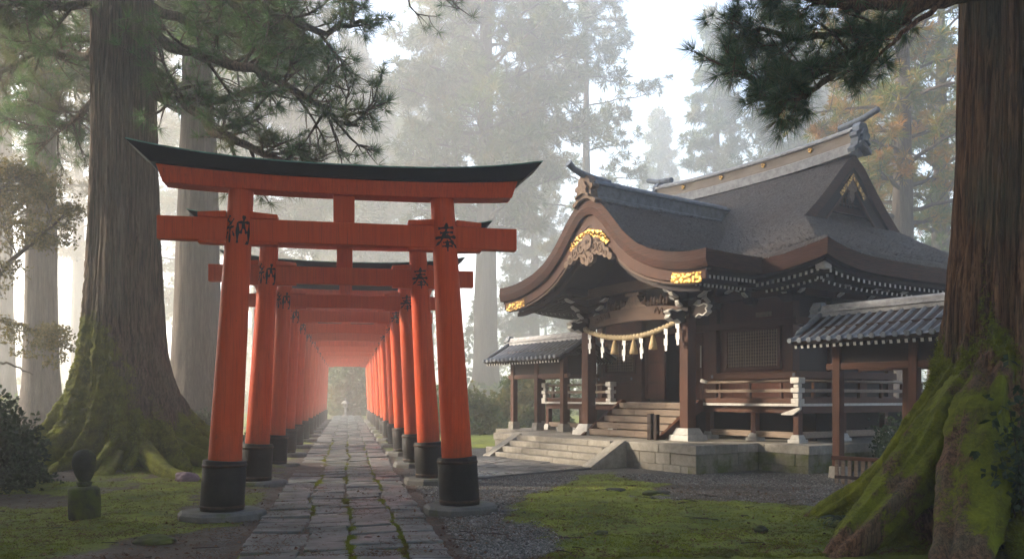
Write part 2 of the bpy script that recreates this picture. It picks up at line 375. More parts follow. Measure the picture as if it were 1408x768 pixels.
M['wood_panel'] = m_wood("red_panel_timber", (0.055, 0.016, 0.008), (0.120, 0.036, 0.016), (0.032, 0.012, 0.008))
M['wood_weathered'] = m_wood("weathered_timber", (0.130, 0.094, 0.068), (0.270, 0.210, 0.160), (0.10, 0.065, 0.046), grain=(0.9, 12, 12))
M['wood_beam'] = m_wood("carved_beam_timber", (0.060, 0.034, 0.022), (0.125, 0.075, 0.050), (0.042, 0.025, 0.018), grain=(0.9, 12, 12))
M['wood_shaded'] = m_plain("shaded_timber", (0.020, 0.013, 0.011), 0.8, 0.4, 6)  # shade of undersides and recesses put into the timber colour
M['carving'] = m_plain("pale_carved_timber", (0.15, 0.105, 0.078), 0.75, 0.4, 14, 0.4)
M['white'] = m_plain("white_paint", (0.46, 0.44, 0.41), 0.7, 0.16, 12, 0.15)
M['paper'] = m_plain("white_paper", (0.86, 0.86, 0.85), 0.8, 0.04, 10, 0.05)
def m_gold():
    t = NT("gilded_metal"); v = t.coord(); d = t.voro(v, 16, 'SMOOTH_F1'); n = t.noise(v, 26, 5, .7); g = t.noise(v, 5, 4)
    col = t.mix(t.ramp(t.math('ADD', d, t.math('MULTIPLY', t.math('SUBTRACT', n, .5), .7)), [(0.22, 0.0), (0.48, 1.0)]), (0.72, 0.44, 0.11), (0.14, 0.075, 0.022))
    col = t.mix(t.math('MULTIPLY', t.ramp(g, [(.45, 0), (.65, 1)]), .5), col, (.30, .18, .05))
    return t.set(col, 0.45, t.math('SUBTRACT', 1.0, d), 0.9, 0.03, 0.8, .3)
M['gold'] = m_gold()
M['rope'] = m_plain("straw_rope", (0.40, 0.32, 0.20), 0.85, 0.3, 30, 0.5)
M['tassel'] = m_wood("straw_tassel", (0.46, 0.34, 0.18), (0.62, 0.48, 0.28), (0.36, 0.26, 0.13), grain=(40, 40, 1), rough=0.85)
M['thatch'] = m_thatch(); M['thatch_edge'] = m_thatch_edge(); M['tile'] = m_tile()
M['ridge'] = m_plain("blue_grey_ridge", (0.13, 0.15, 0.18), 0.5, 0.4, 6, 0.3)
M['ridge_wood'] = m_wood("ridge_board", (0.19, 0.155, 0.125), (0.31, 0.265, 0.22), (0.14, 0.105, 0.085), grain=(0.9, 12, 12))
M['ridge_cap'] = m_plain("pale_grey_ridge", (0.27, 0.27, 0.28), 0.55, 0.35, 6, 0.3)
M['bark_left'] = m_bark("cedar_bark_grey", (0.040, 0.026, 0.018), (0.150, 0.106, 0.072), (0.125, 0.145, 0.010), (0.090, 0.085, 0.062))
M['bark_right'] = m_bark("cedar_bark_red", (0.048, 0.022, 0.012), (0.205, 0.112, 0.062), (0.160, 0.185, 0.009), (0.075, 0.085, 0.055))
M['bark_far'] = m_bark("cedar_bark_pale", (0.034, 0.025, 0.020), (0.095, 0.076, 0.060), (0.08, 0.10, 0.02))
M['bark_dark'] = m_plain("dark_branch_bark", (0.040, 0.028, 0.022), 0.9, 0.4, 9, 0.5)
M['pine'] = m_foliage("pine_needles", [(0.034, 0.076, 0.026), (0.068, 0.140, 0.042), (0.105, 0.175, 0.052)], 0.5, (0.11, 0.10, 0.040), 0.8)
M['pine_near'] = m_foliage("near_pine_needles", [(0.026, 0.064, 0.034), (0.052, 0.118, 0.056), (0.11, 0.185, 0.078), (0.16, 0.11, 0.05)], 0.5)
M['cedar'] = m_foliage("cedar_sprays", [(0.036, 0.068, 0.022), (0.075, 0.120, 0.030), (0.120, 0.150, 0.038)], 0.4, (0.17, 0.135, 0.032), 0.30)
M['autumn'] = m_foliage("autumn_sprays", [(0.05, 0.10, 0.020), (0.13, 0.17, 0.026), (0.26, 0.18, 0.022)], 0.45, (0.36, 0.15, 0.018), 0.6)
M['leaf_brown'] = m_foliage("olive_leaves", [(0.055, 0.052, 0.018), (0.095, 0.085, 0.026), (0.15, 0.115, 0.032)], 0.4)
M['leaf_dark'] = m_foliage("dark_glossy_leaves", [(0.012, 0.024, 0.011), (0.022, 0.042, 0.018), (0.040, 0.062, 0.026)], 0.15)
M['moss'] = m_foliage("moss_tufts", [(0.075, 0.095, 0.008), (0.160, 0.190, 0.011), (0.240, 0.265, 0.018)], 0.35, (0.095, 0.085, 0.016), 1.5)
M['fallen'] = m_foliage("fallen_leaf", [(0.05, 0.022, 0.012), (0.11, 0.05, 0.022), (0.15, 0.09, 0.05)], 0.1)
M['gravel'] = None
M['straw'] = m_foliage('weathered_bark_shreds', [(0.055, 0.050, 0.047), (0.10, 0.093, 0.090), (0.15, 0.143, 0.140), (0.09, 0.062, 0.045)], 0.05)
M['ground'] = m_ground()
def m_gravel():
    t = NT("gravel_pebbles"); r = t.island(); n = t.noise(t.coord((1, 1, 1), 'World'), 60, 3)
    col = t.ramp(r, [(0, (0.04, 0.040, 0.039)), (0.5, (0.12, 0.118, 0.110)), (0.85, (0.26, 0.25, 0.235)), (1, (0.13, 0.100, 0.080))])
    return t.set(col, 0.6, n, 0.3, 0.004)
M['gravel'] = m_gravel()

# ------------------------------------------------------------------ frames of the site
def at(px, py, Y): return Vector(((px-PCX)/F*Y, Y, CAMH-(py-PCY)/F*Y))
def gnd(px, py): Y = CAMH*F/(py-PCY); return Vector(((px-PCX)/F*Y, Y, 0))
PD = Vector((-226.0, F, 0)).normalized()                       # along the torii path, away from the camera
PN = Vector((PD.y, -PD.x, 0))                                   # to its right
P0 = Vector((-2.35, 11.7, 0))                                   # centre of the nearest gate
PANG = math.atan2(PN.y, PN.x)
A0 = Vector((3.94, 17.9, 0)); AANG = math.atan2(-0.83294, 0.55336)   # front right corner of the shrine platform; local x along its front, y into it
AX = Vector((math.cos(AANG), math.sin(AANG), 0)); AY = Vector((-AX.y, AX.x, 0))
def sh(a, b, z=0.0): return A0 + AX*a + AY*b + Vector((0, 0, z))
LT = Vector((-8.4, 18.2, 0)); RT = Vector((6.15, 9.6, 0))       # the two great cedars

# ------------------------------------------------------------------ ground sheet
def polydist(px, py, poly):
    """signed distance to a polygon (positive inside)"""
    poly = np.asarray(poly, float); d = np.full(px.shape, 1e9); ins = np.zeros(px.shape, bool)
    for i in range(len(poly)):
        a, b = poly[i], poly[(i+1) % len(poly)]; e = b-a; L = (e*e).sum()
        t = np.clip(((px-a[0])*e[0]+(py-a[1])*e[1])/L, 0, 1)
        d = np.minimum(d, np.hypot(px-a[0]-t*e[0], py-a[1]-t*e[1]))
        c = ((a[1] > py) != (b[1] > py)) & (px < (b[0]-a[0])*(py-a[1])/(b[1]-a[1]+1e-12)+a[0]); ins ^= c
    return np.where(ins, d, -d)
MOSS_POLY = [tuple(gnd(x, y)[:2]) for x, y in ((728, 712), (715, 694), (760, 672), (790, 652), (845, 648), (898, 662), (880, 680), (960, 690), (1090, 697), (1150, 706), (1300, 712), (1408, 760), (1408, 860), (1000, 860), (780, 860), (765, 770))]
def path_uv(x, y):
    dx, dy = x-P0.x, y-P0.y
    return dx*PD.x+dy*PD.y, dx*PN.x+dy*PN.y                     # along, across
def site_uv(x, y):
    dx, dy = x-A0.x, y-A0.y
    return dx*AX.x+dy*AX.y, dx*AY.x+dy*AY.y
def sstep(a, b, x): t = np.clip((x-a)/(b-a), 0, 1); return t*t*(3-2*t)
def moss_gravel(x, y):
    u, v = path_uv(x, y); a, b = site_uv(x, y)
    n = fbm(x*0.9, y*0.9, 1.3, 4); n2 = fbm(x*3.1, y*3.1, 7.7, 3)
    patch = sstep(-0.35, 0.35, polydist(x, y, MOSS_POLY)+n*0.9+n2*0.35)
    left = np.maximum(sstep(-2.05, -2.75, v+n*0.7), .62*sstep(-1.15, -1.35, v)*(fbm(x*1.7+9, y*1.7, 2.2, 3) > -.08))                          # left of the gate strip
    brown = sstep(0.10, 0.34, fbm(x*0.55+3, y*0.55, 4.2, 4))     # bare soil among the left moss
    leftm = left*(1-0.75*brown)
    strip = sstep(1.05, 1.25, np.abs(v))*sstep(2.6, 2.2, np.abs(v))*sstep(4.0, 14, u)*0.62*(n2*0.8+0.85)
    far = sstep(24, 32, y)*sstep(0.2, -0.6, b-4-0*a)*sstep(2.0, 3.2, np.abs(v))*0.9
    farl = sstep(-9, -11, a+n)*sstep(5, 9, y)*sstep(20.5, 23.5, y+n*2)*sstep(2.0, 2.8, v)
    moss = np.clip(np.maximum.reduce([patch, leftm, strip, np.clip(farl, 0, 1)*0.9]), 0, 1)
    grav = sstep(1.1, 1.5, v)*(1-0.55*sstep(0.0, 0.4, polydist(x, y, [tuple(gnd(p, q)[:2]) for p, q in ((800, 672), (900, 662), (1120, 668), (1130, 700), (960, 690), (860, 684))])+n*0.6))
    grav = np.maximum(grav, 0.5*sstep(-1.9, -1.5, v)*sstep(-1.0, -1.2, v))
    return moss, np.clip(grav, 0, 1)
def gheight(x, y):
    m, g = moss_gravel(x, y); u, v = path_uv(x, y)
    near = sstep(1.15, 1.7, np.abs(v))
    h = 0.05*fbm(x*0.5, y*0.5, 0.4, 3)*near + m*near*(0.03+0.040*fbm(x*3.2, y*3.2, 2.0, 3)+0.030*fbm(x*9, y*9, 6.0, 3)) + 0.008*fbm(x*7, y*7, 3.0, 2)*near
    dl = np.hypot(x-LT.x, y-LT.y); h = h + 0.28*np.exp(-(dl/3.0)**2)
    dr = np.hypot(x-RT.x, y-RT.y); h = h + 0.12*np.exp(-(dr/2.2)**2)
    a, b = site_uv(x, y)                                         # level under the shrine and its paving
    flat = sstep(-2.4, -1.6, -np.maximum(np.maximum(-b-1.0, b-13), np.maximum(a-3.6, -a-12))-2.0+0)
    return h*(1-0.85*sstep(1.2, 0.0, np.maximum(np.maximum(-b-1.2, b-12), np.maximum(a-2.0, -a-11)))) - 0.012
def build_ground():
    k = 480
    t = np.linspace(-1, 1, k); X = 0.0 + 5.2*np.sinh(t*5.05); Y = 13.5 + 5.0*np.sinh(np.linspace(-0.98, 1, k)*5.08)
    gx, gy = np.meshgrid(X, Y); z = gheight(gx, gy); m, g = moss_gravel(gx, gy)
    V = np.stack([gx, gy, z], -1).reshape(-1, 3)
    o = mesh_np("ground", V, grid_faces(k, k), M['ground'], smooth=True, attrs={"moss": m.ravel(), "gravel": g.ravel()})
    tag(o, kind='structure')
build_ground()
def gz1(x, y): return float(gheight(np.array([x]), np.array([y]))[0])

# ------------------------------------------------------------------ the stone path between the gates
def build_path():
    r = random.Random(11); mb = MB(); W = 2.16; cols = [-1.08, -0.50, 0.04, 0.60, 1.08]
    def wander(c, uu): return cols[c] if c in (0, 4) and False else cols[c]+(.10 if c in (1, 2, 3) else .035)*float(fbm(uu*.55, c*7.3, 1.7, 3))*1.6
    for c in range(4):
        u = -9.5
        while u < 62:
            L = r.choice((r.uniform(0.24, 0.42), r.uniform(.36, .80))) * (1.3 if c in (0, 3) else 0.95)
            jl = r.uniform(-0.035, 0.035); jr = r.uniform(-0.035, 0.035); g = r.uniform(0.012, 0.026)
            gl = 0.0 if c == 0 else r.uniform(0.006, 0.034); gr = 0.0 if c == 3 else r.uniform(0.006, 0.034)
            x0, x1 = wander(c, u+L/2)+gl+jl*.5, wander(c+1, u+L/2)-gr+jr*.5
            zt = 0.028 + r.uniform(-0.009, 0.009); tx, ty = r.uniform(-0.014, 0.014), r.uniform(-0.012, 0.012)
            sk = r.uniform(-0.05, 0.05); n = 7
            # outline with slightly wavering sides
            pts = []
            for i in range(n): pts.append((x0+(x1-x0)*i/n, u+g+sk*i/n+r.uniform(-.014, .014)))
            for i in range(n): pts.append((x1+r.uniform(-.016, .016), u+g+sk+(L-2*g)*i/n))
            for i in range(n): pts.append((x1-(x1-x0)*i/n, u+L-g+sk-sk*i/n+r.uniform(-.014, .014)))
            for i in range(n): pts.append((x0+r.uniform(-.016, .016), u+L-g-(L-2*g)*i/n))
            cx = (x0+x1)/2; cy = u+L/2; N = len(pts)
            P = []
            for ring, (inset, dz) in enumerate(((0, -0.06), (0, -0.012), (0.010, -0.003), (0.028, 0.0))):
                for (x, y) in pts:
                    d = math.hypot(x-cx, y-cy); s = 1-inset/max(d, .05)
                    xx, yy = cx+(x-cx)*s, cy+(y-cy)*s
                    w = P0 + PN*xx + PD*yy
                    P.append((w.x, w.y, zt+dz+tx*(xx-cx)/0.3+ty*(yy-cy)/0.3))
            Fc = [(k*N+i, k*N+(i+1) % N, (k+1)*N+(i+1) % N, (k+1)*N+i) for k in range(3) for i in range(N)] + [tuple(3*N+i for i in range(N))]
            mb.add(P, Fc, 0, False); u += L
    o = mb.build("stone_path", M['path'], fix=False); tag(o, kind='structure')
build_path()

def build_side_paving():
    """dark flat paving from the gates to the shrine steps"""
    r = random.Random(5); mb = MB()
    A = [sh(-6.9, -0.97), sh(-2.2, -0.97)]
    B = [P0+PN*1.75+PD*7.6, P0+PN*1.75+PD*4.2]
    rows, cs = 9, 5
    for i in range(rows):
        t0, t1 = i/rows, (i+1)/rows
        edges = [0] + sorted(min(.97, max(.03, (k+r.uniform(-.28, .28))/cs)) for k in range(1, cs)) + [1]
        for k in range(cs):
            s0, s1 = edges[k], edges[k+1]
            def q(s, t): return (A[0].lerp(A[1], s)).lerp(B[0].lerp(B[1], s), t)
            P = [q(s0, t0), q(s1, t0), q(s1, t1), q(s0, t1)]; c = sum(P, Vector())/4
            zt = 0.035+r.uniform(-.008, .008); V = []
            for ins, z in ((0.008, -0.05), (0.008, zt-.01), (0.022, zt)):
                for p in P:
                    d = (c-p).normalized(); pp = p+d*ins*1.6; V.append((pp.x, pp.y, z+r.uniform(-.003, .003)))
            mb.add(V, [(j+4*m, (j+1) % 4+4*m, (j+1) % 4+4*m+4, j+4*m+4) for m in range(2) for j in range(4)]+[(8, 9, 10, 11)], 0)
    tag(mb.build("side_path", M['pave']), kind='structure')
build_side_paving()

# ------------------------------------------------------------------ torii gates
GLYPH_NA = [  # 'dedicate', thread radical on the left, inner on the right: strokes as (x,y,width) in a unit square
    [(.20, .98, .07), (.08, .82, .06), (.24, .74, .05)], [(.36, .86, .06), (.20, .66, .06), (.06, .55, .05)], [(.04, .54, .05), (.38, .60, .06)],
    [(.22, .60, .07), (.22, .06, .06)], [(.12, .44, .05), (.04, .22, .05)], [(.32, .44, .05), (.40, .26, .05)],
    [(.50, .74, .09), (.51, .04, .09)], [(.50, .74, .07), (.93, .76, .08), (.93, .10, .10), (.80, .02, .06)],
    [(.71, .98, .09), (.70, .66, .08), (.60, .36, .06)], [(.71, .62, .07), (.84, .38, .08)]]
GLYPH_HO = [  # 'offer': three bars, a long stem and two sweeping legs
    [(.18, .80, .07), (.82, .86, .08)], [(.24, .64, .07), (.78, .69, .07)], [(.02, .47, .08), (.98, .54, .09)],
    [(.52, 1.0, .11), (.47, .70, .09), (.24, .34, .08), (.02, .20, .05)], [(.50, .60, .07), (.72, .32, .10), (1.0, .14, .07)],
    [(.34, .30, .06), (.68, .34, .07)], [(.30, .17, .06), (.72, .20, .07)], [(.51, .40, .09), (.50, .0, .07)]]
def glyph_mesh(strokes, size, rfun, zc, phi0):
    mb = MB()
    for st in strokes:
        pts = []
        for i in range(len(st)-1):
            for k in range(6):
                t = k/6; pts.append([st[i][j]*(1-t)+st[i+1][j]*t for j in range(3)])
        pts.append(list(st[-1])); V = []
        for i, (x, y, w) in enumerate(pts):
            x0, y0 = pts[max(i-1, 0)][:2]; x1, y1 = pts[min(i+1, len(pts)-1)][:2]
            d = math.hypot(x1-x0, y1-y0) or 1; nx, ny = -(y1-y0)/d, (x1-x0)/d
            w *= 0.75+0.35*math.sin(i*1.3+x*9)
            for s in (-1, 0, 1):
                gx, gy = (x+nx*w*s*.75-.5)*size*0.92, (y+ny*w*s*.75-.5)*size
                z = zc+gy; r, ox = rfun(z); ph = phi0+gx/r
                V.append((ox+math.sin(ph)*(r+.003), -math.cos(ph)*(r+.003), z))
        n = len(pts)
        mb.add(V, [(i*3+s, i*3+s+1, i*3+s+4, i*3+s+3) for i in range(n-1) for s in (0, 1)], 0, True)
    return mb
def build_torii(label):
    root = thing("torii_gate", label, "torii gate", P0, PANG, "red torii gates over the stone path")
    H = 4.50
    for sx in (-1, 1):
        def ctr(z): return sx*(1.635-0.058*z)
        def rad(z): return 0.232-0.0150*z
        zs = [0.62+(H-0.62)*i/16 for i in range(17)]
        p = MB(); p.tube([(ctr(z), 0, z) for z in zs], [rad(z) for z in zs], 32); po = p.build("pillar", M['red'], root)
        b = MB()
        b.tube([(ctr(z), 0, z) for z in (0.10, 0.14, 0.4, 0.775, 0.79)], [0.284, 0.289, 0.287, 0.284, 0.272], 32)
        so = b.build("base_sleeve", M['black_paint'], po)
        for zh in (.17, .72): MB().tube([(ctr(zh), 0, zh-.02), (ctr(zh), 0, zh-.015), (ctr(zh), 0, zh+.015), (ctr(zh), 0, zh+.02)], [.286, .295, .295, .286], 32).build("hoop", M['iron'], root)
        fb = MB(); V = []
        rr = random.Random(3+sx); ring = []
        for k in range(9):
            a = 2*math.pi*k/9+.2; q = rr.uniform(.52, .60); ring.append((q*math.cos(a), q*math.sin(a)*.92))
        for ins, z in ((1.02, -0.10), (1.0, 0.075), (.93, 0.115)):
            for x, y in ring: V.append((ctr(0)+x*ins, y*ins, z))
        fb.add(V, [(m*9+k, m*9+(k+1) % 9, m*9+9+(k+1) % 9, m*9+9+k) for m in range(2) for k in range(9)]+[tuple(18+k for k in range(9))], 0)
        fb.build("footing", M['footing'], root, .012)
        g = glyph_mesh(GLYPH_NA if sx < 0 else GLYPH_HO, 0.40, lambda z: (rad(z), ctr(z)), 3.90, 0.02 if sx < 0 else 0.10)
        g.build("calligraphy", M['ink'], po, fix=False)
    def curve(x, L): return 0.20*abs(x/L)**2.6
    n = 41
    def cap(L0, L1, z0, z1, w0, w1, lift0=1.0, lift1=1.0):
        rows = []
        for i in range(n):
            t = -1+2*i/(n-1); xb, xt = t*L0, t*L1
            zb, zt = z0+curve(xb, 2.8)*lift0, z1+curve(xt, 2.8)*lift1
            rows.append([(xb, -w0, zb), (xb, w0, zb), (xt, w1, zt), (xt, -w1, zt)])
        V = [p for r in rows for p in r]
        Fc = [(i*4+k, i*4+(k+1) % 4, i*4+4+(k+1) % 4, i*4+4+k) for i in range(n-1) for k in range(4)]+[(0, 1, 2, 3), ((n-1)*4+3, (n-1)*4+2, (n-1)*4+1, (n-1)*4)]
        return MB().add(V, Fc, 0, False)
    cap(2.36, 2.44, 4.44, 4.645, .17, .19, .45, .62).build("lintel", M['red'], root, .006)
    k = cap(2.50, 2.78, 4.649, 4.80, .25, .31, .62, 1.0).build("cap_beam", M['cap_black'], root, .006)
    cap(2.78, 2.79, 4.803, 4.818, .313, .313, 1.0, 1.0).build("copper_edge", M['copper'], k)
    MB().box(-2.45, 2.45, -.085, .085, 3.76, 4.07).build("tie_beam", M['red'], root, .010)
    MB().box(-.145, .145, -.07, .07, 4.072, 4.445).build("strut", M['red'], root, .008)
    for sx in (-1, 1):
        x = sx*(1.635-.058*3.9)
        for sd_ in (-1, 1):
            a, b = x+sd_*.16, x+sd_*.52
            w = MB().prism([(a, 4.073), (b, 4.073), (b, 4.135), (a, 4.165)], -.10, .10); w.build("wedge", M['red'], root, .006)
            w = MB().prism([(a, 3.757), (b, 3.757), (b, 3.725), (a, 3.715)], -.09, .09); w.build("wedge", M['red'], root, .006)
    return root
NAMES = ["nearest", "second", "third", "fourth", "fifth", "sixth", "seventh", "eighth", "ninth", "tenth", "eleventh", "twelfth", "last"]
gate = build_torii("largest and nearest red torii gate with black curved cap, at the front of the row")
for i in range(1, 13):
    lab = "red torii gate with black cap, %s in the row from the front of the path" % NAMES[i] if i < 12 else "faint red torii gate in the mist, farthest in the row over the path"
    rg_ = random.Random(40+i); dup(gate, P0+PD*(3.88*i+.24)+PN*rg_.uniform(-.02, .02), PANG+rg_.uniform(-.012, .012), lab, (rg_.uniform(.99, 1.01), 1, rg_.uniform(.982, 1.0)))

# ------------------------------------------------------------------ the shrine: stone platform with steps
def masonry(mb, p0, p1, nrm, z0, z1, r, courses=(0.5, 0.5), depth=0.25, wmin=.35, wmax=.7):
    """dressed blocks along p0->p1 (local x,y), outward normal nrm"""
    p0, p1, nrm = Vector((*p0, 0)), Vector((*p1, 0)), Vector((*nrm, 0)); L = (p1-p0).length; d = (p1-p0)/L
    z = z0
    for ci, cf in enumerate(courses):
        hz = (z1-z0)*cf; x = 0.0
        while x < L-1e-3:
            w = r.uniform(wmin, wmax)
            if L-x-w < wmin*.8: w = L-x
            off = r.uniform(-.008, .008); g = .004
            V = []
            for zz in (z+g*.5, z+hz-g*.5):
                for (s, q) in ((x+g, off), (x+w-g, off), (x+w-g, -depth), (x+g, -depth)):
                    c = p0+d*s+nrm*q; V.append((c.x, c.y, zz))
            mb.add(V, [(3, 2, 1, 0), (4, 5, 6, 7), (0, 1, 5, 4), (1, 2, 6, 5), (2, 3, 7, 6), (3, 0, 4, 7)]); x += w
        z += hz
plat = thing("stone_platform", "raised granite platform with stone steps under the wooden shrine", "platform", A0, AANG)
r_ = random.Random(2); mf, mm_ = MB(), MB()
masonry(mf, (-8.05, 0), (0, 0), (0, -1), -0.08, 0.40, r_, (.46, .54)); masonry(mm_, (0, 0), (0, 2.0), (1, 0), -0.08, 0.40, r_, (.46, .54))
masonry(mm_, (0.0, 2.0), (1.33, 2.0), (0, -1), -0.08, 0.40, r_, (.46, .54)); masonry(mm_, (1.33, 2.0), (1.33, 11), (1, 0), -0.08, 0.40, r_, (.46, .54))
masonry(mf, (-8.05, 2.0), (-8.05, 0), (-1, 0), -0.08, 0.40, r_, (.46, .54)); masonry(mf, (-10.6, 1.7), (-8.05, 1.7), (0, -1), -0.08, 0.40, r_, (.46, .54))
masonry(mf, (-10.6, 11), (-10.6, 1.7), (-1, 0), -0.08, 0.40, r_, (.46, .54))
mf.build("front_masonry", M['granite'], plat, .012); mm_.build("mossy_masonry", M['granite_moss'], plat, .012)
ed = MB()   # coping slabs and flagged top
def slabs(x0, x1, y0, y1, nx, ny, z0, z1, r):
    for i in range(nx):
        for j in range(ny):
            xa, xb = x0+(x1-x0)*i/nx, x0+(x1-x0)*(i+1)/nx; ya, yb = y0+(y1-y0)*j/ny, y0+(y1-y0)*(j+1)/ny
            ed.box(xa+.003, xb-.003, ya+.003, yb-.003, z0, z1+r.uniform(-.004, .004))
slabs(-8.08, .03, -.03, .55, 7, 1, .402, .60, r_); slabs(-8.08, .03, .55, 1.98, 8, 2, .402, .60, r_)
slabs(-10.63, 1.36, 1.99, 11, 10, 7, .402, .597, r_); slabs(-10.63, -8.10, 1.67, 1.985, 2, 1, .402, .597, r_)
ed.build("paving", M['granite'], plat, .014)
MB().box(-7.8, -.25, .26, 10.6, -.05, .40).box(-.25, 1.08, 2.26, 10.6, -.05, .395).box(-10.3, -7.8, 2.0, 10.6, -.05, .397).build("rubble_core", M['moss_stone'], plat)
for i in range(4):
    s = MB(); y1 = -.94+.235*i
    xs = [-6.55, -5.6, -4.45, -3.4, -2.55] if i % 2 else [-6.55, -5.1, -3.9, -2.55]
    for a, b in zip(xs[:-1], xs[1:]): s.box(a+.003, b-.003, y1, -.032, .15*i-(.1 if i == 0 else 0)+.001, .15*(i+1)-.002*(i == 3) - .004)
    s.build("step", M['granite'], plat, .012)
for xa, xb in ((-6.92, -6.56), (-2.54, -2.18)):
    MB().prism([(-1.10, -.06), (-.036, -.06), (-.036, .62), (-.10, .62), (-1.10, .055)], xa, xb, 'x').build("side_slab", M['granite'], plat, .015)
MB().box(-8.62, -8.12, .05, .75, -.05, .16).build("corner_stone", M['granite'], plat, .02)

# ------------------------------------------------------------------ the shrine hall
hall = thing("shrine_hall", "dark red-brown wooden shrine hall with grey thatched roof, curved porch gable and golden fittings", "shrine", A0, AANG)
MC, DA, DB, LG, RB, EZ = -3.70, 5.80, 4.30, 3.50, 5.90, 4.72   # roof centre, half lengths, gable, ridge line, eave height
WX0, WX1, WY0, WY1, VZ = -7.95, -.46, 3.90, 8.0, 1.49
def PR(d): d = np.asarray(d, float); return EZ+.36*d+.094*d*d - .10*np.clip(1-d/.10, 0, 1)**2
def lift(x, y): return .30*np.clip(np.abs(x)/DA, 0, 1)**5*np.clip(np.abs(y)/DB, 0, 1)**5
def thz(x, y): return .018*fbm(x*3, y*3, 1.0, 3)
def ridge_round(y): return -.16*np.exp(-(np.asarray(y)/.28)**2)
def main_roof():
    mb = MB()
    xs = np.linspace(-LG, LG, 121); q = np.linspace(-1, 1, 131); ys = DB*np.sign(q)*np.abs(q)**1.0
    gx, gy = np.meshgrid(xs, ys, indexing='ij'); gz = PR(DB-np.abs(gy))+lift(gx, gy)+ridge_round(gy)+thz(gx, gy)
    mb.grid(np.stack([gx+MC, gy+RB, gz], -1), 0)
    for s in (-1, 1):
        xq = np.concatenate([np.linspace(LG-.75, LG, 10)[:-1], np.linspace(LG, DA, 48)]); gx, gy = np.meshgrid(xq*s, ys, indexing='ij')
        front = PR(DB-np.abs(gy)); side = PR(DA-np.abs(gx)); inner = np.abs(gx) < LG-1e-6
        k = .12; hmin = np.minimum(front, side)
        gz = hmin+lift(gx, gy)+thz(gx, gy)-np.where(inner, .05, 0)
        mb.grid(np.stack([gx+MC, gy+RB, gz], -1), 0)
        # rake: thickness of the thatch along the gable edge and its underside
        bf = 2.18; yy = np.linspace(-bf, bf, 61); top = PR(DB-np.abs(yy))+ridge_round(yy)
        nrm = np.stack([-np.gradient(top, yy), np.ones_like(yy)], -1); nrm /= np.linalg.norm(nrm, axis=1)[:, None]
        lo_y, lo_z = yy-nrm[:, 0]*.27, top-nrm[:, 1]*.27
        X = MC+s*LG
        mb.grid(np.stack([np.stack([np.full_like(yy, X), yy+RB, top], -1), np.stack([np.full_like(yy, X-s*.03), lo_y+RB, lo_z], -1)]), 1, False)
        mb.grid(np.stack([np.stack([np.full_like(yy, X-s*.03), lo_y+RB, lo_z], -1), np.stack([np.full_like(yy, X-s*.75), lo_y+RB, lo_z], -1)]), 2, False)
    # eave band all round
    def edge(n=60):
        P = []
        for i in range(n): t = -1+2*i/n; P.append((t*DA, -DB))
        for i in range(n): t = -1+2*i/n; P.append((DA, t*DB))
        for i in range(n): t = 1-2*i/n; P.append((t*DA, DB))
        for i in range(n): t = 1-2*i/n; P.append((-DA, t*DB))
        return np.array(P+[P[0]])
    E = edge(); ez = PR(0)+lift(E[:, 0], E[:, 1])+thz(E[:, 0], E[:, 1])
    def ring(inset, dz): return np.stack([MC+E[:, 0]*(1-inset/DA), RB+E[:, 1]*(1-inset/DB), ez+dz], -1)
    mb.grid(np.stack([ring(0, 0), ring(.05, -.34)]), 1, False)
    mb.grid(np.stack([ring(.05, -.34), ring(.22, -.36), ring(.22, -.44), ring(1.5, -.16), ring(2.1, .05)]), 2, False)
    return mb.build("thatched_roof", [M['thatch'], M['thatch_edge'], M['wood_shaded']], hall, fix=False)
roof = main_roof()
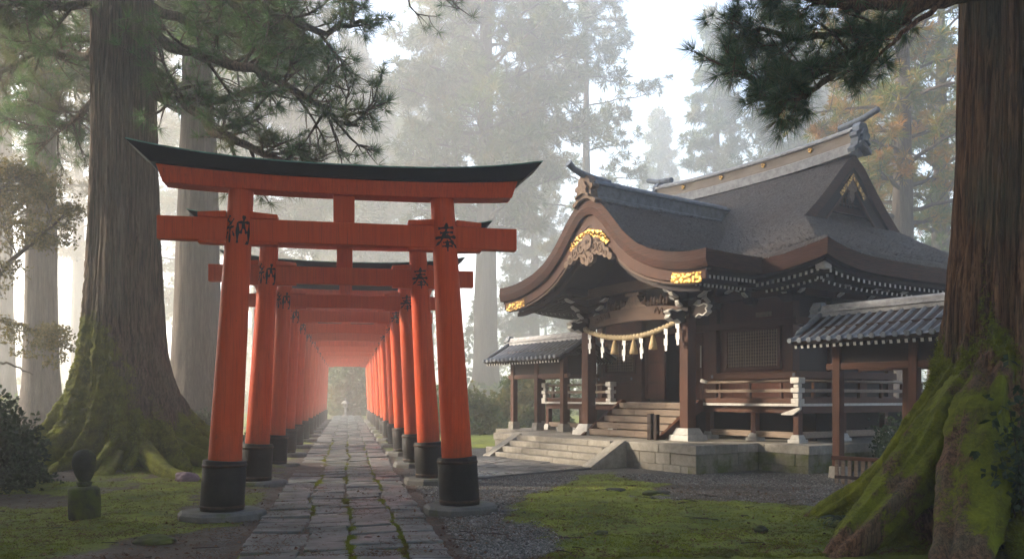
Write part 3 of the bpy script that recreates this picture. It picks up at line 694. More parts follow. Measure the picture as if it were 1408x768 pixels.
# gable walls, bargeboards, pendant
for s in (-1, 1):
    X = MC+s*(LG-.55); zb = float(PR(DA-LG+.55))-.2
    def ymax(z): return max(0.05, DB-float(np.interp(z+.38, PR(np.linspace(0, DB, 300)), np.linspace(0, DB, 300))))
    yw = ymax(zb)+.02; yy = np.linspace(-yw, yw, 41); top = PR(DB-np.abs(yy))-.30
    poly = [(y+RB, z) for y, z in zip(yy, top)]+[(yw+RB, zb-.05), (-yw+RB, zb-.05)]
    g = MB().prism(poly[::-1], X-.06, X+.06, 'x'); go = g.build("gable_wall", M['wood_dark'], roof)
    lat = MB(); xo = X+s*.075
    def ymax(z): return max(0.05, DB-float(np.interp(z+.38, PR(np.linspace(0, DB, 300)), np.linspace(0, DB, 300))))
    for k in range(13):
        y = -.90+k*.15
        if float(PR(DB-abs(y)))-.62 > zb+.40: lat.box(xo-.02, xo+.02, y+RB-.018, y+RB+.018, zb+.25, min(float(PR(DB-abs(y)))-.55, zb+1.2))
    for z in np.arange(zb+.38, zb+1.2, .16): lat.box(xo-.016, xo+.016, RB-ymax(z)+.03, RB+ymax(z)-.03, z-.015, z+.015)
    lat.box(xo-.05, xo+.08, RB-ymax(zb+.26)-.05, RB+ymax(zb+.26)+.05, zb+.12, zb+.26)
    lat.build("gable_lattice", M['wood'], roof)
    bb = MB(); yy = np.linspace(-2.12, 2.12, 51); top = PR(DB-np.abs(yy))+ridge_round(yy); nn = np.stack([-np.gradient(top, yy), np.ones_like(yy)], -1); nn /= np.linalg.norm(nn, axis=1)[:, None]
    for d0, d1, xo_, th, mi in ((.28, .56, .10, .07, 0), (.565, .61, .085, .05, 1)):
        a = np.stack([yy-nn[:, 0]*d0, top-nn[:, 1]*d0], -1); b = np.stack([yy-nn[:, 0]*d1, top-nn[:, 1]*d1], -1)
        a[:, 0] = np.where(np.abs(yy) < .3, yy, a[:, 0]); b[:, 0] = np.where(np.abs(yy) < .5, yy*.9, b[:, 0])
        xx0, xx1 = MC+s*(LG-xo_), MC+s*(LG-xo_-th)
        f = lambda p, x: np.stack([np.full(len(p), x), p[:, 0]+RB, p[:, 1]], -1)
        bb.grid(np.stack([f(a, xx0), f(b, xx0), f(b, xx1), f(a, xx1), f(a, xx0)]), mi, False)
    bb.build("bargeboard", [M['wood_dark'], M['wood']], roof)
    pend = [(0, 0), (.16, -.05), (.30, -.22), (.24, -.36), (.12, -.40), (.15, -.56), (0, -.78), (-.15, -.56), (-.12, -.40), (-.24, -.36), (-.30, -.22), (-.16, -.05)]
    zt = float(PR(DB))-.80
    MB().prism([(RB+y*.8, zt+z*.8) for y, z in pend], MC+s*(LG-.14), MC+s*(LG-.07), 'x').build("gable_pendant", M['carving'], roof, .015)
    MB().prism([(RB-.55, zt-.42), (RB, zt+.14), (RB+.55, zt-.42), (RB+.47, zt-.50), (RB, zt+.02), (RB-.47, zt-.50)], MC+s*(LG-.055), MC+s*(LG-.035), 'x').build("gold_plate", M['gold'], roof)
# main ridge with boards and end ornaments
def ridge_beam(axis, c, z0f, x0, x1, w, h, name, mats, parent, n=25, gold=()):
    mb = MB()
    def sec(t):
        x = x0+(x1-x0)*t; z = z0f(t)
        prof = [(w*.62, -.20), (w*.62, .04), (w*.50, .07), (w*.50, h*.68), (w*.66, h*.70), (w*.66, h*.80), (w*.40, h*.86), (w*.28, h), (-w*.28, h), (-w*.40, h*.86), (-w*.66, h*.80), (-w*.66, h*.70), (-w*.50, h*.68), (-w*.50, .07), (-w*.62, .04), (-w*.62, -.20)]
        return [((x, c+p, z+q) if axis == 'x' else (c+p, x, z+q)) for p, q in prof]
    R = [sec(i/(n-1)) for i in range(n)]; m = len(R[0])
    V = [p for r in R for p in r]; band = {2: 1, 12: 1}
    for i in range(n-1):
        for k in range(m):
            pass
    o = len(mb.v); mb.v.extend([tuple(map(float, p)) for p in V])
    for i in range(n-1):
        for k in range(m):
            k2 = (k+1) % m
            mb.f.append((o+i*m+k, o+i*m+k2, o+(i+1)*m+k2, o+(i+1)*m+k)); mb.m.append(1 if k in (2, 12) else 0); mb.smooth.append(False)
    for e in (0, n-1): mb.f.append(tuple(o+e*m+k for k in range(m))); mb.m.append(0); mb.smooth.append(False)
    return mb.build(name, mats, parent)
RZ = 8.02
def rz_main(t): return RZ-.14 + .12*abs(2*t-1)**2.5
rb = ridge_beam('x', RB, rz_main, MC-LG-.05, MC+LG+.05, .42, .50, "ridge_beam", [M['ridge_cap'], M['ridge_wood']], hall)
for k in range(4):
    x = MC-LG+1.2+k*1.55
    MB().lathe([(.0, 0), (.075, .002), (.07, .02), (.03, .03)], 10).build("gold_crest", M['gold'], rb).matrix_local = Matrix.Translation((x, RB-.235, rz_main((x-MC+LG)/(2*LG))+.25)) @ Matrix.Rotation(math.radians(90), 4, 'X')
def oni(parent, axis, p, s, w, h, mat, name="ridge_ornament", horn=True):
    """ogre-tile end piece: stepped block with scrolled feet and a round tile on top"""
    mb = MB(); 
    out = [(-w*.95, -h*.55), (-w*1.05, -h*.38), (-w*.70, -h*.22), (-w*.62, h*.10), (-w*.80, h*.18), (-w*.78, h*.34), (-w*.55, h*.40), (-w*.50, h*.62), (-w*.30, h*.78), (w*.30, h*.78), (w*.50, h*.62), (w*.55, h*.40), (w*.78, h*.34), (w*.80, h*.18), (w*.62, h*.10), (w*.70, -h*.22), (w*1.05, -h*.38), (w*.95, -h*.55), (w*.45, -h*.30), (0, -h*.22), (-w*.45, -h*.30)]
    if axis == 'x':
        mb.prism([(p[1]+a, p[2]+b) for a, b in out], p[0]-s*.02, p[0]+s*.20, 'x')
        mb.prism([(p[1]+a*.6, p[2]+b*.55+.05) for a, b in out], p[0]+s*.20, p[0]+s*.27, 'x')
        pts = [(p[0]-s*.5, p[1], p[2]+h*.80), (p[0]+s*.1, p[1], p[2]+h*.90), (p[0]+s*.62, p[1], p[2]+h*1.16)]
    else:
        mb.prism([(p[0]+a, p[2]+b) for a, b in out], p[1]-s*.02, p[1]+s*.20, 'y')
        mb.prism([(p[0]+a*.6, p[2]+b*.55+.05) for a, b in out], p[1]+s*.20, p[1]+s*.27, 'y')
        pts = [(p[0], p[1]-s*.5, p[2]+h*.80), (p[0], p[1]+s*.1, p[2]+h*.90), (p[0], p[1]+s*.55, p[2]+h*1.16)]
    if horn: mb.tube(pts, [.085, .085, .075], 12)
    return mb.build(name, mat, parent, .015)
for s in (-1, 1): oni(hall, 'x', (MC+s*(LG+.05), RB, RZ+.10), s, .36, .58, M['ridge'])

# porch roof -------------------------------------------------
PC, PB, PHW = -3.55, -.15, 3.98
_ps = np.array([0, .22, .45, .70, 1.0, 1.35, 1.8, 2.3, 2.8, 3.3, 3.7, 3.98])
_pz = np.array([6.50, 6.48, 6.38, 6.17, 5.86, 5.49, 5.15, 4.93, 4.80, 4.72, 4.70, 4.71])
def smooth_interp(x, xp, fp):
    from numpy import interp, convolve
    xx = np.linspace(-4.4, 4.4, 881); yy = interp(np.abs(xx), xp, fp); k = np.hanning(41); k /= k.sum(); yy = convolve(np.pad(yy, 20, 'edge'), k, 'valid')
    return interp(x, xx, yy)
def QP(s): return smooth_interp(s, _ps, _pz)
def porch_roof():
    mb = MB(); s = np.linspace(-PHW, PHW, 121); z = QP(s)
    dz = np.gradient(z, s); n = np.stack([-dz, np.ones_like(dz)], -1); n /= np.linalg.norm(n, axis=1)[:, None]
    # length of each column back to where it disappears in the main slope
    inv = np.linspace(0, 4.3, 400); pv = PR(inv)
    bend = RB-DB+np.interp(z, pv, inv)+.25; bend = np.maximum(bend, 1.9)
    T = np.linspace(0, 1, 60); rows = []
    for t in T:
        b = PB+(bend-PB)*t; rows.append(np.stack([PC+s, b, z-.05*t*0+.018*fbm((PC+s)*3, b*3, 2.0, 3)+.05*np.exp(-((b-PB)/.5))-.0], -1))
    mb.grid(np.stack(rows), 0)
    def off(d, b): return np.stack([PC+s-n[:, 0]*d*1.0, np.full_like(s, b), z-n[:, 1]*d], -1)
    f0 = off(0, PB); f0[:, 2] += .05
    mb.grid(np.stack([f0, off(.16, PB-.015), off(.33, PB+.03)]), 1, False)
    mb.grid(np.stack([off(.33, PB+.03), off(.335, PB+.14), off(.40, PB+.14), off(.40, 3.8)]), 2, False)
    for e in (0, -1):                       # side eaves
        sg = -1 if e == 0 else 1; x = PC+s[e]
        b = np.linspace(PB, 1.95, 30); zt = z[e]+.05*np.exp(-((b-PB)/.5))
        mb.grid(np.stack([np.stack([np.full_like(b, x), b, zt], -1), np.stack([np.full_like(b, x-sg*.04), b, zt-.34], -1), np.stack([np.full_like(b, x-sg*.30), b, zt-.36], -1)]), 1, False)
    return mb.build("porch_roof", [M['thatch'], M['thatch_edge'], M['wood_shaded']], hall, fix=False)
proof = porch_roof()
def band(d0, d1, y0, y1, smax, mat, name, parent, taper=0.0, bev=0.0):
    s = np.linspace(-smax, smax, 91); z = QP(s); dz = np.gradient(z, s); n = np.stack([-dz, np.ones_like(dz)], -1); n /= np.linalg.norm(n, axis=1)[:, None]
    def off(d, b):
        x = s-n[:, 0]*d; c = np.abs(s) < d*1.0; x = np.where(c, s*(1-np.abs(s)*0), x)
        x = np.sign(s)*np.maximum(np.abs(x), 0)*(np.sign(x)*np.sign(s) > 0)
        return np.stack([PC+x, np.full_like(s, b), z-n[:, 1]*d], -1)
    d1a = d1-(d1-d0)*taper*np.abs(s/smax)**2
    def offv(dv, b):
        x = s-n[:, 0]*dv; x = np.where(np.sign(x) == np.sign(s), x, 0); return np.stack([PC+x, np.full_like(s, b), z-n[:, 1]*dv], -1)
    A, B = offv(np.full_like(s, d0), y0), offv(d1a, y0); C, D = offv(d1a, y1), offv(np.full_like(s, d0), y1)
    mb = MB().grid(np.stack([A, B, C, D, A]), 0, False)
    for i in (0, -1): mb.add([A[i], B[i], C[i], D[i]], [(0, 1, 2, 3)])
    return mb.build(name, mat, parent)
band(.345, .60, PB+.10, PB+.17, 3.86, M['wood'], "bargeboard", proof, .15)
band(.605, .66, PB+.12, PB+.17, 3.70, M['wood_beam'], "bargeboard_edge", proof, .2)
band(.67, .80, PB+.30, PB+.42, 3.55, M['wood_dark'], "inner_board", proof, .2)
# gold plates: apex and both tips
def gold_on(s0, s1, name="gold_plate", d0=.40, d1=.62, wav=0.0):
    s = np.linspace(s0, s1, 24); z = QP(s); ss = np.linspace(-4.2, 4.2, 841); dzf = np.gradient(QP(ss), ss); dz = np.interp(s, ss, dzf)
    n = np.stack([-dz, np.ones_like(dz)], -1); n /= np.linalg.norm(n, axis=1)[:, None]
    w = wav*np.sin(np.linspace(0, 9.4, 24))
    t = lambda d, b: np.stack([PC+np.where(np.sign(s-n[:, 0]*d) == np.sign(s), s-n[:, 0]*d, 0), np.full_like(s, b), z-n[:, 1]*d], -1)
    A, B = t(d0, PB+.085), t(d1+w, PB+.085); C, D = t(d1+w, PB+.10), t(d0, PB+.10)
    MB().grid(np.stack([A, B, C, D, A]), 0, False).build(name, M['gold'], proof)
gold_on(2.95, 3.75); gold_on(-3.75, -2.95)
# apex gold plate and the carved pendant below it
za = 6.50
gp = MB().prism([(PC-.80, za-1.10), (PC-.50, za-.80), (PC, za-.68), (PC+.50, za-.80), (PC+.80, za-1.10), (PC+.66, za-1.16), (PC+.40, za-.98), (PC, za-.90), (PC-.40, za-.98), (PC-.66, za-1.16)], PB+.06, PB+.085)
for k in range(26):
    u = -.70+1.4*k/25; zc = za-.79-.34*abs(u)**1.6*1.1
    gp.tube([(PC+u-.03, PB+.058, zc), (PC+u, PB+.040, zc+.04*math.sin(k*2.3)), (PC+u+.03, PB+.058, zc-.02)], [.012, .022, .010], 6)
gp.build("gold_plate", M['gold'], proof, .004)
lobes_ = [(0, -.30, .27), (.26, -.24, .22), (-.26, -.24, .22), (.50, -.34, .17), (-.50, -.34, .17), (.70, -.46, .13), (-.70, -.46, .13), (.86, -.57, .09), (-.86, -.57, .09), (.13, -.52, .13), (-.13, -.52, .13), (0, -.62, .09), (0, -.12, .20)]
pm, cv = MB(), MB()
for k, (cx_, cz_, rr) in enumerate(lobes_):
    th = .05+.004*k; n_ = 20
    pm.prism([(PC+cx_+rr*math.cos(2*math.pi*q/n_), za-.90+cz_+rr*math.sin(2*math.pi*q/n_)) for q in range(n_)], PB+.12-th-.03, PB+.121+.001*k)
    if rr > .1: cv.tube([(PC+cx_+rr*.86*math.cos(t)*(1-t*.085), PB+.12-th-.035, za-.90+cz_+rr*.86*math.sin(t)*(1-t*.085)) for t in np.linspace(.5*k, 8+.5*k, 26)], rr*.085, 6)
pe = pm.build("carved_pendant", M['carving'], proof, .008); cv.build("scroll_carving", M['carving'], pe)
# porch ridge
def rz_p(t): return 6.52+.03*(1-t)**2 - .06*t
prb = ridge_beam('y', PC, rz_p, PB+.05, 4.75, .40, .50, "porch_ridge", [M['ridge'], M['ridge']], hall)
oni(hall, 'y', (PC, PB+.10, 6.68), -1, .44, .56, M['carving'], "porch_ridge_ornament", False)
hn = MB().tube([(PC, .6, 7.06), (PC, .1, 7.10), (PC, -.25, 7.14), (PC, -.55, 7.24), (PC, -.72, 7.36)], [.075, .075, .085, .075, .10], 10)
hn.build("ridge_horn", M['ridge'], hall)

def roof_straw(o, name, n, seed, parent):
    rng = np.random.default_rng(seed); me = o.data; P, N = [], []
    A = np.array([p.area if p.material_index == 0 else 0 for p in me.polygons]); A /= A.sum()
    co = np.empty(len(me.vertices)*3); me.vertices.foreach_get("co", co); co = co.reshape(-1, 3)
    fi = rng.choice(len(A), n, p=A); vi = np.array([me.polygons[int(i)].vertices[:] for i in fi]); q = co[vi]
    a, b = rng.uniform(size=(n, 1)), rng.uniform(size=(n, 1)); p = q[:, 0]*(1-a)*(1-b)+q[:, 1]*a*(1-b)+q[:, 2]*a*b+q[:, 3]*(1-a)*b
    nn = np.cross(q[:, 1]-q[:, 0], q[:, 3]-q[:, 0]); nn *= np.sign(nn[:, 2:3]); nn /= np.linalg.norm(nn, axis=1)[:, None]+1e-9
    down = nn*nn[:, 2:3]-np.array([0, 0, 1.0]); down /= np.linalg.norm(down, axis=1)[:, None]+1e-6
    d = down*1.0+nn*rng.uniform(.05, .55, (n, 1))+rng.normal(size=(n, 3))*.28; d /= np.linalg.norm(d, axis=1)[:, None]
    L = rng.uniform(.035, .09, (n, 1)); s_ = np.cross(d, nn); s_ /= np.linalg.norm(s_, axis=1)[:, None]+1e-9; w = rng.uniform(.004, .010, (n, 1))
    V = np.stack([p-s_*w, p+s_*w, p+d*L+s_*w*.4, p+d*L-s_*w*.4], 1).reshape(-1, 3)
    tag(mesh_np(name, V, np.arange(4*n).reshape(-1, 4), M['straw'], parent), kind='stuff')
roof_straw(roof, "bark_fringe", 60000, 4, roof); roof_straw(proof, "bark_fringe", 26000, 5, proof)

# porch structure --------------------------------------------
PX = (-5.48, -1.69); PY = 1.47
for x in PX:
    MB().box(x-.14, x+.14, PY-.14, PY+.14, .88, 3.62).build("porch_post", M['wood'], hall, .02)
    b = MB(); b.box(x-.33, x+.33, PY-.33, PY+.33, .598, .74, taper=.015); b.box(x-.27, x+.27, PY-.27, PY+.27, .74, .90, taper=.07); b.build("post_base", M['white_stone'], hall, .012)
# rainbow beam with carved relief
def rainbow(z0, z1, x0, x1, y, th, mat, name, rise=.10):
    n = 24; lo = [(x0+(x1-x0)*i/n, z0+rise*math.sin(math.pi*i/n)) for i in range(n+1)]; hi = [(x1-(x1-x0)*i/n, z1+rise*1.15*math.sin(math.pi*i/n)) for i in range(n+1)]
    return MB().prism(lo+hi, y-th/2, y+th/2).build(name, mat, hall, .012)
rainbow(3.50, 3.84, PX[0]+.14, PX[1]-.14, PY, .20, M['wood_beam'], "rainbow_beam", .10)
rainbow(4.32, 4.58, PX[0]-.6, PX[1]+.6, PY, .22, M['wood_beam'], "upper_beam", .06)
cv = MB()
for sx in (0, 1):
    x0 = PX[0]+.3 if sx == 0 else PX[1]-.3; dr = 1 if sx == 0 else -1
    for k in range(4):
        cv.tube([(x0+dr*(.10+k*.16+.16*t), PY-.115, 3.62+.035*k+.15*math.sin(3.0*t)) for t in np.linspace(0, 1, 8)], [.012+.016*math.sin(math.pi*i/7) for i in range(8)], 6)
for k in range(22):
    x = PC+(-1.2+k*.114); hgt = .16*abs(math.sin(k*1.9))+.07
    cv.tube([(x, PY, 3.95+.02*math.cos(k)), (x+.04, PY-.05, 3.98+hgt*.6), (x+.02*math.sin(k*3), PY-.02, 3.98+hgt)], [.06, .05, .015], 6)
cv.build("relief_carving", M['wood_beam'], hall)
kae = [(-.62, 0), (-.50, .07), (-.36, .10), (-.24, .26), (-.15, .36), (-.20, .42), (.20, .42), (.15, .36), (.24, .26), (.36, .10), (.50, .07), (.62, 0), (.2, -.02), (-.2, -.02)]
MB().prism([(PC+x*.85, 3.93+z*.92) for x, z in kae], PY-.09, PY+.09).box(PC-.27, PC+.27, PY-.13, PY+.13, 4.25, 4.33).build("frog_leg_strut", M['carving'], hall, .01)
MB().prism([(PC+x, 4.66+z*1.05) for x, z in kae], PY-.05, PY+.05).build("gable_strut", M['wood_dark'], hall, .01)
# dark boarding closing the porch gable
s = np.linspace(-3.2, 3.2, 41); zt = QP(s)-.46
poly = [(PC+a, b) for a, b in zip(s, zt)]+[(PC+3.2, 4.30), (PC-3.2, 4.30)]
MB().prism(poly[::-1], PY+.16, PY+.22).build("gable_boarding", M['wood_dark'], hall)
MB().box(PX[0], PX[1], PY+.17, PY+.21, 3.84, 4.34).build("transom_board", M['wood_shaded'], hall)

def bracket_set(x, y, z, dirs, parent, name="bracket", sc=1.0):
    """stacked bearing blocks and boat-shaped arms with white-painted ends"""
    mb = MB()
    def block(cx, cy, cz, w, h):
        w *= sc; h *= sc
        P = []
        for ww, zz in ((w*.62, 0), (w, h*.45), (w, h)):
            for a, b in ((-1, -1), (1, -1), (1, 1), (-1, 1)): P.append((cx+a*ww/2, cy+b*ww/2, cz+zz))
        mb.add(P, [(0, 3, 2, 1), (8, 9, 10, 11)]+[(m*4+k, m*4+(k+1) % 4, m*4+4+(k+1) % 4, m*4+4+k) for m in range(2) for k in range(4)], 0)
    block(x, y, z, .40, .20)
    for lev in range(3):
        zz = z+(.20+lev*.22)*sc; reach = (.42+lev*.24)*sc
        for dx, dy in dirs:
            L = math.hypot(dx, dy); ux, uy = dx/L, dy/L; vx, vy = -uy, ux; w = .065*sc; n = 6
            prof = [(-.10, 0), (reach*.45, 0), (reach*.75, .035), (reach*.93, .09), (reach, .15), (reach, .17), (-.10, .17)]
            prof = [(p, q*sc) for p, q in prof]
            V = [(x+ux*p+vx*w*sg, y+uy*p+vy*w*sg, zz+q) for sg in (-1, 1) for p, q in prof]; k = len(prof)
            Fc = [tuple(range(k)), tuple(range(2*k-1, k-1, -1))]+[(i, i+k, (i+1) % k+k, (i+1) % k) for i in range(k)]
            mb.add(V, Fc, 0)
            # white paint on the underside curve and the end
            e = [(reach*.60, .012), (reach*.93, .075), (reach+.006, .14), (reach+.006, .175)]
            e = [(p, q*sc) for p, q in e]
            V = [(x+ux*p+vx*w*1.02*sg, y+uy*p+vy*w*1.02*sg, zz+q-.008) for sg in (-1, 1) for p, q in e]
            mb.add(V, [(i, i+1, i+5, i+4) for i in range(3)], 1)
            for sg in (-1, 1):
                e2 = e+[(reach*.88, .13*sc), (reach*.60, .05*sc)]
                mb.add([(x+ux*p+vx*(w+.004)*sg, y+uy*p+vy*(w+.004)*sg, zz+q-.006) for p, q in e2], [(0, 1, 5), (1, 4, 5), (1, 2, 4), (2, 3, 4)], 1)
            block(x+ux*(reach-.10*sc), y+uy*(reach-.10*sc), zz+.17*sc, .20, .10)
    return mb.build(name, [M['wood_dark'], M['white']], parent)
def nose(x, y, z, d, parent):
    """carved beam end (elephant nose) with white edging"""
    pr = [(0, -.13), (.18, -.15), (.30, -.08), (.42, -.12), (.56, -.04), (.50, .03), (.58, .10), (.46, .15), (.30, .11), (.16, .15), (0, .14)]
    dx, dy = d; vx, vy = -dy, dx
    mb = MB()
    def ext(prof, w, mi):
        V = [(x+dx*p+vx*w*s, y+dy*p+vy*w*s, z+q) for s in (-1, 1) for p, q in prof]; k = len(prof)
        mb.add(V, [tuple(range(k)), tuple(range(2*k-1, k-1, -1))]+[(i, i+k, (i+1) % k+k, (i+1) % k) for i in range(k)], mi)
    ext(pr, .075, 0)
    for i in range(1, 9):
        (p0, q0), (p1, q1) = pr[i], pr[i+1]
        a = Vector((x+dx*p0, y+dy*p0, z+q0)); b = Vector((x+dx*p1, y+dy*p1, z+q1)); mb.bar(a, b, .165, .030, 1)
    mb.build("beam_nose", [M['wood_dark'], M['white']], parent)
for i, x in enumerate(PX):
    sg = -1 if i == 0 else 1
    bracket_set(x, PY, 3.62, [(sg, 0), (0, -1), (-sg, 0), (0, 1)], hall, sc=.88)
    nose(x+sg*.13, PY, 3.68, (sg, 0), hall); nose(x, PY-.13, 3.56, (0, -1), hall)
    # purlin along the porch
    MB().box(x-.12, x+.12, PB+.35, 4.0, 4.42, 4.62).build("porch_purlin", M['wood_dark'], hall, .01)
# intermediate outer purlins carrying the porch eaves
for sx in (-1, 1):
    x = PC+sx*3.0
    MB().box(x-.10, x+.10, PB+.28, 3.6, 4.20, 4.38).build("eave_purlin", M['wood_dark'], hall, .01)
    MB().box(x-.105, x+.105, PB+.24, PB+.275, 4.195, 4.385).build("purlin_end", M['white'], hall)

# hall body ---------------------------------------------------
def wpost(x, y, w=.13, z0=1.45, z1=4.75): MB().box(x-w, x+w, y-w, y+w, z0, z1).build("wall_post", M['wood'], hall, .015)
BAYS = [-7.82, -6.08, -3.02, -.60]
FX = [-7.82, -6.0, -3.05, -.59]
for x in FX: wpost(x, WY0+.02)
for y in (5.4, 6.7, 7.9): wpost(WX1-.13, y); wpost(WX0+.13, y)
mb = MB()
for a, b in ((FX[0], FX[1]), (FX[2], FX[3])): MB().box(a+.13, b-.13, WY0+.04, WY0+.10, VZ, 4.7).build("front_wall", M['wood_panel'], hall)
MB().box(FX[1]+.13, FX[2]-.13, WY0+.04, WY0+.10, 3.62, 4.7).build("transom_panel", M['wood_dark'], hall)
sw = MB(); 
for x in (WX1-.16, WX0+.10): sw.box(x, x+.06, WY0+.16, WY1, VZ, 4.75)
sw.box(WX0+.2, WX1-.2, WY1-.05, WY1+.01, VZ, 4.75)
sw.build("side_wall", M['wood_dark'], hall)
MB().box(WX0+.3, WX1-.3, WY0+1.9, WY0+1.95, VZ, 4.6).build("inner_screen", M['wood_shaded'], hall)
MB().box(WX0+.3, WX1-.3, WY0+.15, WY1-.06, 4.55, 4.6).build("inner_ceiling", M['wood_shaded'], hall)
rails = MB()
for z0, z1, pr in ((VZ, VZ+.16, .10), (2.10, 2.28, .13), (3.42, 3.60, .14), (4.15, 4.33, .12)):
    for a, b in ((FX[0]-.25, FX[1]), (FX[2], FX[3]+.25)) if z0 < 3.3 else ((FX[0]-.25, FX[3]+.25),): rails.box(a, b, WY0-pr, WY0+.03, z0, z1)
    rails.box(WX1-.04, WX1+pr-.02, WY0-.05, WY1, z0, z1)
rails.build("wall_rail", M['wood_h'], hall, .012)
for x in (FX[1]-.28, FX[2], FX[3]+.18, FX[0]): MB().box(x-.035, x+.035, WY0-.145, WY0-.125, 2.15, 2.23).build("nail_cover", M['ridge'], hall)
def lattice(x0, x1, z0, z1, y, nx, nz):
    fr = MB()
    fr.box(x0-.07, x1+.07, y-.05, y+.03, z1, z1+.08); fr.box(x0-.07, x1+.07, y-.05, y+.03, z0-.08, z0); fr.box(x0-.08, x0, y-.045, y+.03, z0-.08, z1+.08); fr.box(x1, x1+.08, y-.045, y+.03, z0-.08, z1+.08)
    w = fr.build("lattice_window", M['wood_h'], hall, .006)
    g = MB()
    for i in range(nx):
        x = x0+(x1-x0)*(i+.5)/nx; g.box(x-.012, x+.012, y-.020, y+.004, z0, z1)
    for k in range(nz):
        z = z0+(z1-z0)*(k+.5)/nz; g.box(x0, x1, y-.014, y+.002, z-.011, z+.011)
    g.build("lattice", M['wood_weathered'], w); MB().box(x0, x1, y+.012, y+.028, z0, z1).build("backing", M['wood_shaded'], w)
lattice(-7.55, -6.32, 2.42, 3.30, WY0, 15, 10); lattice(-2.62, -.98, 2.42, 3.34, WY0, 20, 11)
# folding door leaves beside a dark opening
def door(x0, x1, y, handle, ang=0.0):
    mb = MB(); w = x1-x0
    d = thing("door_leaf", None, None); d.parent = hall; d.location = (x0, y, 0); d.rotation_euler = (0, 0, ang)
    body = MB().box(0, w, -.02, .02, VZ+.10, 3.52); 
    bo = body.build("door_panel", M['wood_panel'], d)
    fr = MB()
    for a, b in ((0, .10), (w-.10, w)): fr.box(a, b, -.045, -.021, VZ+.10, 3.52)
    for z0, z1 in ((VZ+.10, VZ+.24), (VZ+.52, VZ+.60), (VZ+1.12, VZ+1.20), (3.40, 3.52)): fr.box(.10, w-.10, -.042, -.021, z0, z1)
    fr.build("door_frame", M['wood'], d, .006)
    if handle is not None: MB().box(handle-.018, handle+.018, -.075, -.046, 2.45, 3.05).build("door_plate", M['white'], d)
door(-5.82, -4.98, WY0+.02, None); door(-4.70, -4.05, WY0+.30, .10, .35); door(-3.60, -3.18, WY0+.02, .05)
# white plate by the opening, signboard on the wall
MB().box(-1.55, -1.05, WY0-.17, WY0-.145, 3.66, 3.78).build("name_board", M['carving'], hall, .005)
# brackets under main eaves
for x in FX[2:]: bracket_set(x, WY0-.02, 3.98 if x > -1 else 3.98, [(0, -1), (1, 0), (-1, 0)], hall, sc=.92)
bracket_set(-1.80, WY0-.02, 4.02, [(0, -1), (1, 0), (-1, 0)], hall, sc=.80)
bracket_set(FX[3]+.02, WY0-.02, 4.02, [(.7, -.7)], hall, sc=1.15)
for y in (5.4, 6.7, 7.9): bracket_set(WX1-.10, y, 3.98, [(1, 0), (0, 1), (0, -1)], hall, sc=.92)
MB().box(WX0-1.2, WX1+1.25, WY0-1.12, WY0-.98, 4.40, 4.56).box(WX1+1.0, WX1+1.14, WY0-.975, WY1+.4, 4.40, 4.56).build("outer_purlin", M['wood_dark'], hall, .01)

# rafters with white ends ------------------------------------
def eave_z(x, y): return float(PR(0)+lift(np.array([x-MC]), np.array([y-RB]))[0])
def rafter_mesh(L=1.5, w=.055, h=.07, slope=.30):
    mb = MB(); mb.box(-w/2, w/2, 0, L, -h/2, h/2)
    for i, v in enumerate(mb.v): mb.v[i] = (v[0], v[1], v[2]+v[1]*slope*.6)
    mb.box(-w/2-.003, w/2+.003, -.012, -.002, -h/2-.003, h/2+.003, 1)
    return mb
raf0 = rafter_mesh().build("rafter", [M['wood_dark'], M['white']], hall)
def put_rafter(x, y, z, rz, first=[True]):
    if first[0]: o = raf0; first[0] = False
    else: o = raf0.copy(); COL.objects.link(o); o.parent = hall
    o.location = (x, y, z); o.rotation_euler = (0, 0, rz); return o
low = MB()
def low_rafter(x, y, z, d):
    low.bar((x, y, z), (x+d[0]*1.2, y+d[1]*1.2, z+.18), .05, .06, 0)
    low.bar((x-d[0]*.012, y-d[1]*.012, z-.002), (x-d[0]*.002, y-d[1]*.002, z), .055, .065, 1)
n = 0
for k in range(14):          # front eave right of the porch
    x = .05+k*.145
    if x > 1.78: break
    put_rafter(x, RB-DB+.30, eave_z(x, RB-DB)-.485, 0); low_rafter(x, RB-DB+.62, eave_z(x, RB-DB)-.60, (0, 1))
for k in range(40):          # right side eave
    y = RB-DB+.50+k*.195
    put_rafter(MC+DA-.30, y, eave_z(MC+DA, y)-.485, math.radians(90)); low_rafter(MC+DA-.62, y, eave_z(MC+DA, y)-.60, (-1, 0))
for sx in (1, -1):           # porch side eaves
    for k in range(13):
        y = PB+.30+k*.128 if sx > 0 else PB+.3+k*.16
        put_rafter(PC+sx*(PHW-.30), y, 4.70-.475, math.radians(90)*sx); low_rafter(PC+sx*(PHW-.58), y, 4.70-.62, (-sx, 0))
tag(low.build("lower_rafter_row", [M['wood_dark'], M['white']], hall), kind='stuff')
MB().box(MC+DA-.50, MC+DA-.26, RB-DB+.26, RB-DB+.50, 4.33, 4.57).build("corner_rafter_cap", M['white'], hall, .02)

